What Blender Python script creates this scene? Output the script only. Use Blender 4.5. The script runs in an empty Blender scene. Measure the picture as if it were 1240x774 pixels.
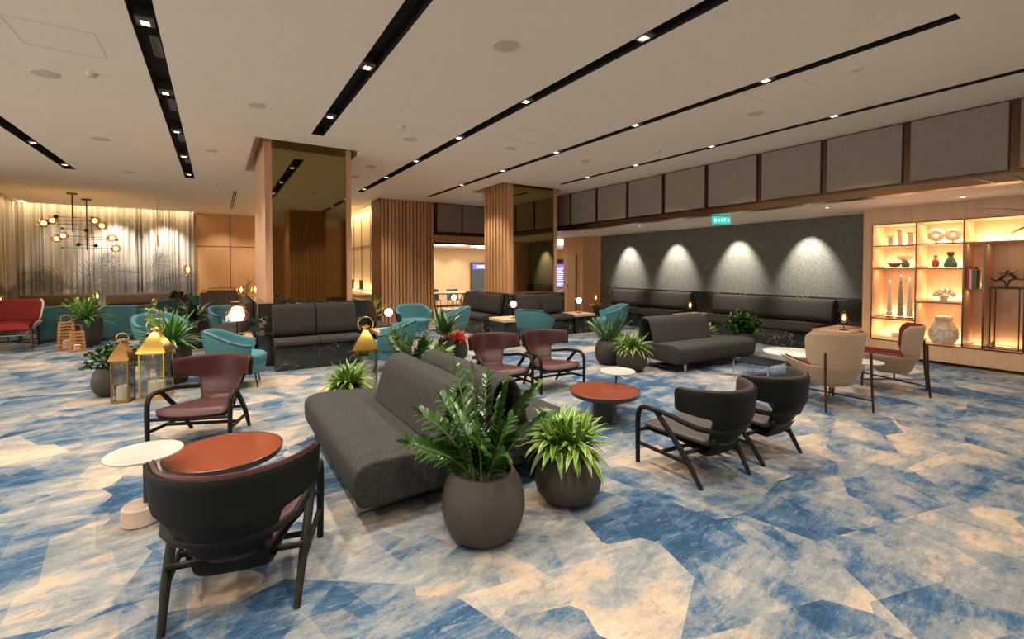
import bpy, bmesh, math, random
from math import sin, cos, pi, radians, sqrt
from mathutils import Vector, Matrix
random.seed(7)
sc = bpy.context.scene
C = sc.collection

# ------------------------------------------------------------ camera, world, exposure
FPX = 551.0
cam_d = bpy.data.cameras.new('camera')
cam = bpy.data.objects.new('camera', cam_d); C.objects.link(cam)
cam_d.sensor_width = 36.0; cam_d.sensor_fit = 'HORIZONTAL'
cam_d.lens = FPX / 1240 * 36.0
cam_d.shift_y = (326 + FPX * math.tan(radians(1.2)) - 387) / 1240
cam_d.clip_start = 0.05; cam_d.clip_end = 100
cam.location = (0, 0, 1.5)
cam.rotation_euler = (radians(90 - 1.2), 0, radians(-33.0))
sc.camera = cam
sc.view_settings.view_transform = 'Standard'
sc.view_settings.look = 'None'
sc.view_settings.gamma = 1.0
sc.view_settings.use_curve_mapping = False
sc.view_settings.exposure = 0.58
w = bpy.data.worlds.new('world'); sc.world = w
w.use_nodes = True
w.node_tree.nodes['Background'].inputs[0].default_value = (1.0, 0.90, 0.78, 1)
w.node_tree.nodes['Background'].inputs[1].default_value = 2.4
SPOT_W = 138.0          # each ceiling downlight
WARM = (1.0, 0.88, 0.74)
COVE = (1.0, 0.70, 0.36)

def light(name, kind, loc, energy, color=WARM, parent=None, rot=(0, 0, 0), **kw):
    d = bpy.data.lights.new(name, kind); d.energy = energy; d.color = color
    for k, v in kw.items(): setattr(d, k, v)
    o = bpy.data.objects.new(name, d); C.objects.link(o)
    o.location = loc; o.rotation_euler = rot
    if parent: o.parent = parent
    return o

# cove strips: light troughs along the curtain, the panelled hall and the bulkhead
def cove(name, loc, sx, sy, e, rot=(0, 0, 0), color=COVE):
    return light(name, 'AREA', loc, e, color, rot=rot, shape='RECTANGLE', size=sx, size_y=sy)
cove('cove_light', (-2.8, 19.02, 3.52), 4.2, 0.06, 26, rot=(radians(12), 0, 0))
cove('cove_light', (-4.72, 15.5, 3.52), 0.06, 7.0, 34, rot=(0, radians(-12), 0))
cove('cove_light', (4.02, 16.6, 3.5), 0.06, 4.4, 60, rot=(0, radians(12), 0))

# ------------------------------------------------------------ materials
MATS = {}
class NT:
    def __init__(s, name):
        s.m = bpy.data.materials.new(name); s.m.use_nodes = True
        s.t = s.m.node_tree; s.n = s.t.nodes; s.b = s.n['Principled BSDF']
        s.out = s.n['Material Output']
    def new(s, t, **kw):
        n = s.n.new(t)
        for k, v in kw.items():
            if hasattr(n, k): setattr(n, k, v)
        return n
    def link(s, a, b): s.t.links.new(a, b)
    def coords(s, scale=(1, 1, 1), rot=(0, 0, 0), kind='Object'):
        tc = s.new('ShaderNodeTexCoord'); mp = s.new('ShaderNodeMapping')
        mp.inputs['Scale'].default_value = scale; mp.inputs['Rotation'].default_value = rot
        s.link(tc.outputs[kind], mp.inputs[0]); return mp.outputs[0]
    def noise(s, vec, scale, detail=4, rough=0.55, dist=0.0):
        n = s.new('ShaderNodeTexNoise'); n.inputs['Scale'].default_value = scale
        n.inputs['Detail'].default_value = detail; n.inputs['Roughness'].default_value = rough
        n.inputs['Distortion'].default_value = dist
        if vec is not None: s.link(vec, n.inputs['Vector'])
        return n
    def ramp(s, fac, stops, interp='LINEAR'):
        r = s.new('ShaderNodeValToRGB'); cr = r.color_ramp; cr.interpolation = interp
        while len(cr.elements) < len(stops): cr.elements.new(0.5)
        for e, (p, c) in zip(cr.elements, stops):
            e.position = p; e.color = (c[0], c[1], c[2], 1)
        s.link(fac, r.inputs[0]); return r.outputs[0]
    def math(s, op, a, b=None, c=None, clamp=False):
        n = s.new('ShaderNodeMath', operation=op); n.use_clamp = clamp
        for i, x in enumerate((a, b, c)):
            if x is None: continue
            if isinstance(x, (int, float)): n.inputs[i].default_value = x
            else: s.link(x, n.inputs[i])
        return n.outputs[0]
    def mix(s, fac, a, b, mode='MIX'):
        n = s.new('ShaderNodeMix', data_type='RGBA', blend_type=mode)
        for i, x in ((0, fac), (6, a), (7, b)):
            if isinstance(x, (int, float)): n.inputs[i].default_value = x
            elif isinstance(x, tuple): n.inputs[i].default_value = (x[0], x[1], x[2], 1)
            else: s.link(x, n.inputs[i])
        return n.outputs[2]
    def bump(s, h, strength=0.3, dist=0.01):
        b = s.new('ShaderNodeBump'); b.inputs['Strength'].default_value = strength
        b.inputs['Distance'].default_value = dist
        s.link(h, b.inputs['Height']); s.link(b.outputs[0], s.b.inputs['Normal'])

def simple(name, col, rough=0.5, metal=0.0, var=0.06, scale=12, bump=0.0, coat=0.0, spec=None):
    k = NT(name); v = k.coords()
    n = k.noise(v, scale, 3)
    lo = tuple(c * (1 - var) for c in col); hi = tuple(min(1, c * (1 + var)) for c in col)
    k.link(k.ramp(n.outputs[0], [(0.3, lo), (0.7, hi)]), k.b.inputs['Base Color'])
    k.b.inputs['Roughness'].default_value = rough; k.b.inputs['Metallic'].default_value = metal
    if coat: k.b.inputs['Coat Weight'].default_value = coat; k.b.inputs['Coat Roughness'].default_value = 0.15
    if spec is not None: k.b.inputs['Specular IOR Level'].default_value = spec
    if bump: k.bump(k.noise(v, scale * 8, 2).outputs[0], bump, 0.004)
    MATS[name] = k.m; return k.m

def fabric(name, col, var=0.35, scale=260, bump=0.5, rough=0.95, sheen=0.0):
    k = NT(name); v = k.coords()
    n = k.noise(v, scale, 2, 0.7); n2 = k.noise(v, 7, 3)
    lo = tuple(c * (1 - var) for c in col); hi = tuple(min(1, c * (1 + var)) for c in col)
    c1 = k.ramp(n.outputs[0], [(0.32, lo), (0.68, hi)])
    c2 = k.ramp(n2.outputs[0], [(0.3, (0.9,) * 3), (0.7, (1.0,) * 3)])
    k.link(k.mix(1.0, c1, c2, 'MULTIPLY'), k.b.inputs['Base Color'])
    k.b.inputs['Roughness'].default_value = rough
    k.b.inputs['Sheen Weight'].default_value = sheen
    k.b.inputs['Specular IOR Level'].default_value = 0.2
    k.bump(n.outputs[0], bump, 0.003)
    MATS[name] = k.m; return k.m

def wood(name, c1, c2, axis='z', rough=0.45, scale=1.0):
    k = NT(name)
    s = {'z': (9, 9, 0.7), 'x': (0.7, 9, 9), 'y': (9, 0.7, 9)}[axis]
    v = k.coords(scale=tuple(a * scale for a in s))
    n = k.noise(v, 2.2, 6, 0.6, 0.6)
    n2 = k.noise(v, 14, 3, 0.5)
    f = k.math('ADD', k.math('MULTIPLY', n.outputs[0], 0.75), k.math('MULTIPLY', n2.outputs[0], 0.25))
    k.link(k.ramp(f, [(0.3, c1), (0.7, c2)]), k.b.inputs['Base Color'])
    k.b.inputs['Roughness'].default_value = rough
    k.bump(n2.outputs[0], 0.08, 0.003)
    MATS[name] = k.m; return k.m

def emit(name, col, strength):
    k = NT(name)
    k.b.inputs['Base Color'].default_value = (*col, 1)
    k.b.inputs['Emission Color'].default_value = (*col, 1)
    k.b.inputs['Emission Strength'].default_value = strength
    MATS[name] = k.m; return k.m

def glass(name, tint=(1, 1, 1), amount=0.12, rough=0.03):
    k = NT(name)
    tr = k.new('ShaderNodeBsdfTransparent'); tr.inputs[0].default_value = (*tint, 1)
    gl = k.new('ShaderNodeBsdfGlossy'); gl.inputs['Roughness'].default_value = rough
    mx = k.new('ShaderNodeMixShader')
    lw = k.new('ShaderNodeLayerWeight'); lw.inputs[0].default_value = 0.35
    f = k.math('ADD', k.math('MULTIPLY', lw.outputs['Facing'], 0.5), amount, clamp=True)
    k.link(f, mx.inputs[0]); k.link(tr.outputs[0], mx.inputs[1]); k.link(gl.outputs[0], mx.inputs[2])
    k.link(mx.outputs[0], k.out.inputs[0]); k.n.remove(k.b)
    MATS[name] = k.m; return k.m

M = MATS
def carpet_material():
    k = NT('carpet')
    base = k.coords()
    # slightly ragged coordinates, then straight-edged patches offset against each other
    wn = k.noise(base, 9, 4, 0.7)
    def cells(scale, rot, metric, rnd=1.0, stretch=(1, 1, 1)):
        v = k.coords(scale=stretch, rot=(0, 0, rot))
        o = k.new('ShaderNodeTexVoronoi', distance=metric, feature='F1'); o.voronoi_dimensions = '2D'
        o.inputs['Scale'].default_value = scale; o.inputs['Randomness'].default_value = rnd
        k.link(v, o.inputs['Vector']); return o.outputs['Color']
    ca = cells(0.85, 0.6, 'EUCLIDEAN', 1.0, (1, 1.7, 1)); cb = cells(1.7, -0.5, 'MANHATTAN', 1.0); cc = cells(2.6, 1.1, 'EUCLIDEAN', 1.0, (2.2, 1, 1))
    va = k.new('ShaderNodeVectorMath', operation='MULTIPLY_ADD')
    k.link(ca, va.inputs[0]); va.inputs[1].default_value = (1.7, 1.7, 2.0); k.link(base, va.inputs[2])
    vb = k.new('ShaderNodeVectorMath', operation='MULTIPLY_ADD')
    k.link(cb, vb.inputs[0]); vb.inputs[1].default_value = (0.8, 0.8, 1.0); k.link(va.outputs[0], vb.inputs[2])
    mp = k.new('ShaderNodeMapping'); mp.inputs['Rotation'].default_value = (0, 0, -0.55)
    mp.inputs['Scale'].default_value = (0.75, 1.5, 1); k.link(vb.outputs[0], mp.inputs[0])
    big = k.noise(mp.outputs[0], 1.05, 12, 0.72, 0.35)
    blot = k.noise(base, 0.28, 2, 0.5)
    st = k.new('ShaderNodeMapping'); st.inputs['Rotation'].default_value = (0, 0, -0.45)
    st.inputs['Scale'].default_value = (2.2, 9, 1); k.link(vb.outputs[0], st.inputs[0])
    streak = k.noise(st.outputs[0], 1.6, 10, 0.82, 0.4)
    f = k.math('ADD', big.outputs[0], k.math('MULTIPLY', k.math('SUBTRACT', streak.outputs[0], 0.5), 0.30))
    f = k.math('ADD', f, k.math('MULTIPLY', k.math('SUBTRACT', blot.outputs[0], 0.5), 0.25))
    sep = k.new('ShaderNodeSeparateColor'); k.link(ca, sep.inputs[0])
    f = k.math('ADD', f, k.math('MULTIPLY', k.math('SUBTRACT', sep.outputs[0], 0.5), 0.10))
    sp3 = k.new('ShaderNodeSeparateColor'); k.link(cc, sp3.inputs[0])
    f = k.math('ADD', f, k.math('MULTIPLY', k.math('SUBTRACT', sp3.outputs[2], 0.5), 0.075))
    grit = k.noise(k.coords(scale=(1, 1.6, 1), rot=(0, 0, .5)), 55, 4, 0.8)
    f = k.math('ADD', f, k.math('MULTIPLY', k.math('SUBTRACT', grit.outputs[0], 0.5), 0.16))
    sp2 = k.new('ShaderNodeSeparateColor'); k.link(cb, sp2.inputs[0])
    f = k.math('ADD', f, k.math('MULTIPLY', k.math('SUBTRACT', sp2.outputs[1], 0.5), 0.10))
    col = k.ramp(f, [(0.335, (0.018, 0.050, 0.105)), (0.395, (0.036, 0.088, 0.165)), (0.435, (0.085, 0.130, 0.185)),
                     (0.465, (0.145, 0.170, 0.195)), (0.535, (0.225, 0.232, 0.232)), (0.575, (0.300, 0.285, 0.255)),
                     (0.61, (0.400, 0.300, 0.220)), (0.70, (0.46, 0.39, 0.31))])
    # dark scuffs and pale flecks
    sc1 = k.noise(mp.outputs[0], 5.5, 8, 0.8, 0.6)
    col = k.mix(k.ramp(sc1.outputs[0], [(0.54, (0, 0, 0)), (0.66, (0.6,) * 3)]), col, (0.07, 0.085, 0.10))
    sc2 = k.noise(st.outputs[0], 5.0, 8, 0.8, 0.2)
    col = k.mix(k.ramp(sc2.outputs[0], [(0.56, (0, 0, 0)), (0.68, (0.6,) * 3)]), col, (0.42, 0.38, 0.31))
    pile = k.noise(base, 420, 2, 0.6)
    col = k.mix(1.0, col, k.ramp(pile.outputs[0], [(0.3, (0.82,) * 3), (0.7, (1.0,) * 3)]), 'MULTIPLY')
    k.link(col, k.b.inputs['Base Color'])
    k.b.inputs['Roughness'].default_value = 0.95
    k.b.inputs['Specular IOR Level'].default_value = 0.15
    k.bump(pile.outputs[0], 0.35, 0.004)
    M['carpet'] = k.m
carpet_material()

def marble(name, base, vein, vscale=1.6, thr=(0.485, 0.5, 0.515), rough=0.12, strength=1.0, gate0=0.5):
    k = NT(name); v = k.coords()
    d = k.noise(v, 1.3, 4, 0.6)
    va = k.new('ShaderNodeVectorMath', operation='MULTIPLY_ADD')
    k.link(d.outputs['Color'], va.inputs[0]); va.inputs[1].default_value = (0.9, 0.9, 0.9); k.link(v, va.inputs[2])
    vo = k.new('ShaderNodeTexVoronoi', feature='DISTANCE_TO_EDGE'); vo.inputs['Scale'].default_value = vscale
    k.link(va.outputs[0], vo.inputs['Vector'])
    n = k.noise(v, 2.0, 3)
    line = k.ramp(vo.outputs['Distance'], [(0.0, (1, 1, 1)), (0.011, (0, 0, 0))])
    gate = k.ramp(n.outputs[0], [(gate0, (0, 0, 0)), (gate0 + .12, (strength,) * 3)])
    fac = k.mix(1.0, line, gate, 'MULTIPLY')
    b2 = k.ramp(k.noise(v, 3, 5).outputs[0], [(0.3, tuple(c * 0.8 for c in base)), (0.7, tuple(min(1, c * 1.25) for c in base))])
    k.link(k.mix(fac, b2, vein), k.b.inputs['Base Color'])
    k.b.inputs['Roughness'].default_value = rough
    M[name] = k.m

def curtain_material():
    k = NT('curtain')
    a = k.new('ShaderNodeAttribute', attribute_name='print'); a.attribute_name = 'print'
    v = k.coords(scale=(9, 9, 0.25))
    n = k.noise(v, 1.5, 5, 0.7)
    b = k.ramp(n.outputs[0], [(0.3, (0.25, 0.235, 0.215)), (0.7, (0.58, 0.545, 0.49))])  # upright pale and dark streaks: light and shade of folds painted into the colour
    c = k.mix(a.outputs['Fac'], b, (0.07, 0.07, 0.075))
    k.link(c, k.b.inputs['Base Color']); k.b.inputs['Roughness'].default_value = 0.9
    k.b.inputs['Specular IOR Level'].default_value = 0.1
    M['curtain'] = k.m
curtain_material()

def leaf_material(name, mid, edge, stripe=0.0, rough=0.35):
    k = NT(name)
    uv = k.new('ShaderNodeUVMap'); sep = k.new('ShaderNodeSeparateXYZ'); k.link(uv.outputs[0], sep.inputs[0])
    x = k.math('ABSOLUTE', k.math('SUBTRACT', sep.outputs[0], 0.5))
    n = k.noise(k.coords(), 9, 2)
    c = k.ramp(x, [(0.02, tuple(min(1, q * 1.35) for q in mid)), (0.06, mid), (0.34 if stripe else 0.45, mid), (0.42 if stripe else 0.5, edge)])
    c = k.mix(1.0, c, k.ramp(n.outputs[0], [(0.3, (0.65,) * 3), (0.7, (1.0,) * 3)]), 'MULTIPLY')
    k.link(c, k.b.inputs['Base Color']); k.b.inputs['Roughness'].default_value = rough
    M[name] = k.m
leaf_material('leaf_zz', (0.032, 0.098, 0.013), (0.06, 0.16, 0.025), rough=0.3)
leaf_material('leaf_lime', (0.075, 0.19, 0.02), (0.46, 0.55, 0.10), stripe=1, rough=0.35)
leaf_material('leaf_green', (0.055, 0.19, 0.025), (0.18, 0.36, 0.06), stripe=1, rough=0.3)
leaf_material('leaf_dark', (0.016, 0.050, 0.014), (0.04, 0.09, 0.03), rough=0.35)
leaf_material('leaf_calathea', (0.25, 0.38, 0.10), (0.02, 0.10, 0.02), stripe=1, rough=0.3)
leaf_material('leaf_yellow', (0.30, 0.36, 0.05), (0.45, 0.48, 0.12), rough=0.4)
leaf_material('leaf_coral', (0.72, 0.12, 0.07), (0.85, 0.26, 0.17), rough=0.35)
simple('stem', (0.10, 0.17, 0.04), 0.5)
simple('stem_brown', (0.12, 0.09, 0.05), 0.7)
simple('soil', (0.03, 0.022, 0.016), 0.95, bump=0.6, scale=30)
simple('pot', (0.044, 0.037, 0.030), 0.5, var=0.12, scale=5, bump=0.08, spec=0.25)
simple('pot_dark', (0.028, 0.025, 0.021), 0.6, var=0.10, scale=5, bump=0.08)
simple('ceiling', (0.88, 0.79, 0.69), 0.9, var=0.01, scale=2)
simple('ceiling_disc', (0.60, 0.54, 0.47), 0.7, var=0.01)
simple('black_slot', (0.012, 0.012, 0.011), 0.8)
simple('slot_plate', (0.16, 0.15, 0.13), 0.6)
simple('black_metal', (0.02, 0.019, 0.017), 0.4, 0.6)
simple('bronze', (0.13, 0.075, 0.04), 0.3, 1.0)
simple('bronze_dark', (0.10, 0.055, 0.03), 0.25, 0.9)
simple('brass', (0.80, 0.53, 0.13), 0.25, 1.0, var=0.08, scale=9)
simple('copper_dark', (0.30, 0.165, 0.06), 0.35, 0.9)
simple('chrome', (0.75, 0.73, 0.70), 0.12, 1.0)
simple('black_wood', (0.010, 0.0095, 0.0075), 0.5, var=0.15, scale=20, spec=0.14)
simple('shell_black', (0.008, 0.0085, 0.007), 0.55, var=0.1, bump=0.05, spec=0.12)
simple('leather_maroon', (0.046, 0.0135, 0.014), 0.45, var=0.08, bump=0.12, scale=14, spec=0.25)
simple('leather_rim', (0.052, 0.015, 0.015), 0.42, var=0.08, bump=0.1, spec=0.3)
simple('leather_brown', (0.056, 0.046, 0.040), 0.55, var=0.08, bump=0.12, spec=0.25)
fabric('sofa_grey', (0.036, 0.0345, 0.032), 0.55, 130)
fabric('sofa_grey_in', (0.03, 0.028, 0.025), 0.2, 160)
fabric('bench_brown', (0.036, 0.030, 0.027), 0.22, 220)
fabric('bench_tan', (0.095, 0.066, 0.052), 0.18, 220)
fabric('teal', (0.065, 0.185, 0.215), 0.12, 200)
fabric('teal_dark', (0.042, 0.108, 0.122), 0.12, 200)
simple('piping', (0.012, 0.02, 0.022), 0.6)
simple('shell_beige', (0.37, 0.265, 0.175), 0.6, var=0.03, bump=0.05)
fabric('burgundy', (0.10, 0.018, 0.012), 0.12, 220)
fabric('red_fabric', (0.16, 0.016, 0.014), 0.12, 220)
simple('cream_edge', (0.62, 0.55, 0.45), 0.6)
simple('tray_rust', (0.175, 0.034, 0.013), 0.18, var=0.04, coat=0.3)
simple('tray_rim', (0.05, 0.022, 0.014), 0.3)
simple('table_black', (0.03, 0.028, 0.024), 0.35)
marble('marble_white', (0.40, 0.385, 0.35), (0.22, 0.21, 0.19), 4.5, rough=0.3, strength=0.7)
marble('marble_pink', (0.46, 0.36, 0.29), (0.60, 0.53, 0.46), 5, rough=0.4, strength=0.5)
marble('marble_black', (0.018, 0.020, 0.017), (0.42, 0.38, 0.32), 2.2, rough=0.14, gate0=0.44)
marble('stone_white', (0.62, 0.56, 0.47), (0.42, 0.38, 0.32), 9, rough=0.5)
wood('wood_panel', (0.47, 0.245, 0.105), (0.60, 0.335, 0.155))
wood('wood_slat', (0.30, 0.150, 0.070), (0.45, 0.240, 0.115))
wood('wood_pink', (0.42, 0.235, 0.135), (0.55, 0.32, 0.19))
wood('wood_shelf', (0.56, 0.345, 0.20), (0.68, 0.445, 0.27))
wood('wood_table', (0.55, 0.34, 0.19), (0.66, 0.43, 0.26), 'x')
wood('wood_lantern', (0.34, 0.15, 0.05), (0.50, 0.25, 0.10))
simple('wall_cream', (0.62, 0.50, 0.32), 0.7, var=0.02)
simple('wall_tan', (0.55, 0.37, 0.20), 0.7, var=0.03)
fabric('wall_fabric', (0.15, 0.148, 0.132), 0.3, 45, 0.3)
fabric('panel_fabric', (0.27, 0.225, 0.19), 0.15, 90, 0.3)
simple('tile_pale', (0.55, 0.53, 0.48), 0.25, var=0.04)
simple('candle', (0.78, 0.68, 0.47), 0.6, var=0.03)
simple('white_gloss', (0.62, 0.60, 0.56), 0.25, var=0.02)
simple('ivory', (0.74, 0.68, 0.56), 0.5, var=0.06, scale=40, bump=0.5)
simple('sand_stone', (0.62, 0.50, 0.36), 0.8, var=0.08, scale=60)
simple('red_glass', (0.42, 0.08, 0.06), 0.15)
simple('green_glass', (0.06, 0.17, 0.12), 0.12)
simple('dark_stone', (0.06, 0.055, 0.05), 0.4)
simple('figure_bronze', (0.10, 0.07, 0.045), 0.35, 0.8)
simple('grey_speck', (0.36, 0.33, 0.28), 0.8, var=0.5, scale=70)
simple('book_red', (0.42, 0.05, 0.04), 0.6); simple('book_green', (0.05, 0.16, 0.09), 0.6)
simple('book_white', (0.65, 0.60, 0.50), 0.6); simple('book_dark', (0.05, 0.05, 0.06), 0.6)
simple('screen_black', (0.012, 0.012, 0.016), 0.2)
simple('outlet', (0.16, 0.14, 0.11), 0.4, 0.5)
glass('clear_glass', (0.93, 0.93, 0.9), 0.08)
glass('amber_glass', (1.0, 0.74, 0.36), 0.08)
glass('pink_glass', (0.95, 0.62, 0.52), 0.16)
glass('smoke_glass', (0.42, 0.44, 0.42), 0.22)
emit('globe_glow', (1.0, 0.88, 0.74), 7)
emit('bulb_glow', (1.0, 0.70, 0.34), 22)
emit('lens_glow', (1.0, 0.93, 0.82), 2.2)
emit('strip_glow', (1.0, 0.70, 0.38), 3)
emit('panel_glow', (1.0, 0.95, 0.85), 2.2)
emit('exit_glow', (0.02, 0.50, 0.42), 0.75)
emit('exit_white', (0.85, 1.0, 0.97), 1.2)
emit('screen_blue', (0.09, 0.09, 0.85), 1.1)
emit('screen_text', (0.85, 0.88, 1.0), 1.2)
emit('window_night', (0.02, 0.018, 0.012), 0.2)
def mirror_material():
    k = NT('bronze_mirror')
    k.b.inputs['Base Color'].default_value = (0.30, 0.235, 0.11, 1)
    k.b.inputs['Metallic'].default_value = 1.0; k.b.inputs['Roughness'].default_value = 0.035
    M['bronze_mirror'] = k.m
mirror_material()

# ------------------------------------------------------------ mesh helpers
class MB:
    def __init__(s): s.v = []; s.f = []; s.uv = []; s.sm = []
    def add(s, vs, fs, uvs=None, smooth=True):
        o = len(s.v); s.v += [tuple(p) for p in vs]
        for i, f in enumerate(fs):
            s.f.append([o + j for j in f]); s.uv.append(uvs[i] if uvs else None); s.sm.append(smooth)
    def box(s, c, d, rz=0, rx=0, ry=0):
        m = Matrix.Translation(c) @ Matrix.Rotation(rz, 4, 'Z') @ Matrix.Rotation(ry, 4, 'Y') @ Matrix.Rotation(rx, 4, 'X')
        vs = [m @ Vector((x * d[0] / 2, y * d[1] / 2, z * d[2] / 2)) for x in (-1, 1) for y in (-1, 1) for z in (-1, 1)]
        s.add(vs, [(0, 1, 3, 2), (4, 6, 7, 5), (0, 4, 5, 1), (2, 3, 7, 6), (0, 2, 6, 4), (1, 5, 7, 3)], smooth=False); return s
    def bb(s, x0, x1, y0, y1, z0, z1):
        return s.box(((x0 + x1) / 2, (y0 + y1) / 2, (z0 + z1) / 2), (x1 - x0, y1 - y0, z1 - z0))
    def tube(s, pts, r, n=8, cap=True, flat=1.0):
        pts = [Vector(p) for p in pts]; N = len(pts)
        rs = r if isinstance(r, (list, tuple)) else [r] * N
        rings = []; up = None
        for i, p in enumerate(pts):
            t = (pts[min(i + 1, N - 1)] - pts[max(i - 1, 0)]).normalized()
            if up is None:
                up = Vector((0, 0, 1)) if abs(t.z) < 0.9 else Vector((0, 1, 0))
            a = t.cross(up).normalized(); up = a.cross(t).normalized()
            rings.append([p + (a * cos(2 * pi * k / n) + up * sin(2 * pi * k / n) * flat) * rs[i] for k in range(n)])
        vs = [q for R in rings for q in R]
        fs = [(i * n + k, i * n + (k + 1) % n, (i + 1) * n + (k + 1) % n, (i + 1) * n + k) for i in range(N - 1) for k in range(n)]
        if cap: fs += [tuple(reversed(range(n))), tuple((N - 1) * n + k for k in range(n))]
        s.add(vs, fs); return s
    def lathe(s, prof, c=(0, 0, 0), n=32, sx=1.0, sy=1.0, wob=None):
        vs = []; N = len(prof)
        for r, z in prof:
            for k in range(n):
                a = 2 * pi * k / n; q = 1 + (wob(a, z) if wob else 0)
                vs.append((c[0] + r * q * cos(a) * sx, c[1] + r * q * sin(a) * sy, c[2] + z))
        fs = [(i * n + k, i * n + (k + 1) % n, (i + 1) * n + (k + 1) % n, (i + 1) * n + k) for i in range(N - 1) for k in range(n)]
        if prof[0][0] > 1e-4: fs.append(tuple(reversed(range(n))))
        if prof[-1][0] > 1e-4: fs.append(tuple((N - 1) * n + k for k in range(n)))
        s.add(vs, fs); return s
    def ball(s, c, r, n=16, sz=1.0, sx=1.0):
        m = n // 2
        return s.lathe([(r * sin(pi * i / m) * sx + 1e-5, -r * cos(pi * i / m) * sz) for i in range(m + 1)], c, n)
    def extrude(s, prof, x0, x1):   # closed profile of (y, z), extruded along x
        n = len(prof)
        vs = [(x0, y, z) for y, z in prof] + [(x1, y, z) for y, z in prof]
        fs = [(i, (i + 1) % n, n + (i + 1) % n, n + i) for i in range(n)]
        s.add(vs, fs + [tuple(reversed(range(n))), tuple(range(n, 2 * n))]); return s
    def prism(s, poly, z0, z1):
        n = len(poly)
        vs = [(x, y, z0) for x, y in poly] + [(x, y, z1) for x, y in poly]
        s.add(vs, [(i, (i + 1) % n, n + (i + 1) % n, n + i) for i in range(n)] + [tuple(reversed(range(n))), tuple(range(n, 2 * n))], smooth=False); return s
    def sheet(s, P, nu, nv, th, soft=0.12):
        """thick padded sheet from P(u,v), u,v in 0..1, rounded towards its edges"""
        G = [[Vector(P(i / nu, j / nv)) for j in range(nv + 1)] for i in range(nu + 1)]
        A = []; B = []
        for i in range(nu + 1):
            for j in range(nv + 1):
                du = G[min(i + 1, nu)][j] - G[max(i - 1, 0)][j]; dv = G[i][min(j + 1, nv)] - G[i][max(j - 1, 0)]
                nrm = du.cross(dv); nrm = nrm.normalized() if nrm.length > 1e-9 else Vector((0, 0, 1))
                e = min(i / nu, 1 - i / nu, j / nv, 1 - j / nv) / soft
                e = min(1, e); k = 0.25 + 0.75 * sqrt(1 - (1 - e) ** 2)
                A.append(G[i][j] + nrm * th / 2 * k); B.append(G[i][j] - nrm * th / 2 * k)
        W = nv + 1; n = len(A); fs = []
        for i in range(nu):
            for j in range(nv):
                a, b, c, d = i * W + j, (i + 1) * W + j, (i + 1) * W + j + 1, i * W + j + 1
                fs.append((a, b, c, d)); fs.append((n + d, n + c, n + b, n + a))
        def side(q): fs.extend([(q[k], q[k + 1], n + q[k + 1], n + q[k]) for k in range(len(q) - 1)])
        side([i * W + nv for i in range(nu + 1)]); side([i * W for i in range(nu, -1, -1)])
        side([j for j in range(nv + 1)]); side([nu * W + j for j in range(nv, -1, -1)])
        s.add(A + B, fs); return s
    def build(s, name, mat, parent=None, bevel=0, seg=2, auto=35):
        me = bpy.data.meshes.new(name); me.from_pydata(s.v, [], s.f)
        if any(u is not None for u in s.uv):
            L = me.uv_layers.new(name='UVMap'); i = 0
            for fu, f in zip(s.uv, s.f):
                for k in range(len(f)):
                    L.data[i].uv = fu[k] if fu else (0.5, 0.5); i += 1
        for p, sm in zip(me.polygons, s.sm): p.use_smooth = sm
        me.materials.append(M[mat] if isinstance(mat, str) else mat)
        bm = bmesh.new(); bm.from_mesh(me)
        bmesh.ops.recalc_face_normals(bm, faces=bm.faces)
        if auto:
            for e in bm.edges:
                if len(e.link_faces) == 2 and e.calc_face_angle(0) > radians(auto): e.smooth = False
        bm.to_mesh(me); bm.free()
        o = bpy.data.objects.new(name, me); C.objects.link(o)
        if parent: o.parent = parent
        if bevel:
            b = o.modifiers.new('bevel', 'BEVEL'); b.width = bevel; b.segments = seg; b.limit_method = 'ANGLE'; b.angle_limit = radians(40)
            for p in me.polygons: p.use_smooth = True
            if auto:
                b.harden_normals = True
        return o

def thing(name, label, cat, loc=(0, 0, 0), rz=0, group=None):
    o = bpy.data.objects.new(name, None); C.objects.link(o); o.empty_display_size = 0.1
    o.location = loc; o.rotation_euler = (0, 0, rz)
    o['label'] = label; o['category'] = cat
    if group: o['group'] = group
    return o
def tag(o, label, cat, group=None):
    o['label'] = label; o['category'] = cat
    if group: o['group'] = group
    return o
def struct(o): o['kind'] = 'structure'; return o
def dup(root, loc=None, rz=None, label=None, group=None, scale=None):
    r = root.copy(); C.objects.link(r)
    if loc is not None: r.location = loc
    if rz is not None: r.rotation_euler = (0, 0, rz)
    if scale is not None: r.scale = (scale,) * 3 if isinstance(scale, (int, float)) else scale
    if label: r['label'] = label
    if group: r['group'] = group
    for ch in list(root.children):
        c = ch.copy(); C.objects.link(c); c.parent = r
        for g in list(ch.children):
            d = g.copy(); C.objects.link(d); d.parent = c
    return r
def sstep(a, b, x):
    t = max(0.0, min(1.0, (x - a) / (b - a))); return t * t * (3 - 2 * t)
def lerp(a, b, t): return a + (b - a) * t

H = 3.45      # main ceiling
HS = 2.53     # low ceiling over the wall benches
# ------------------------------------------------------------ floor and ceiling
floor = struct(MB().bb(-9, 11.6, -7, 12.6, -0.1, 0).build('floor', 'carpet'))
struct(MB().bb(-9, 5.4, 12.6, 19.6, -0.1, 0).build('floor', 'carpet'))
struct(MB().bb(5.4, 12.5, 12.6, 17.0, -0.1, 0.0).build('floor', 'tile_pale'))

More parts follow.
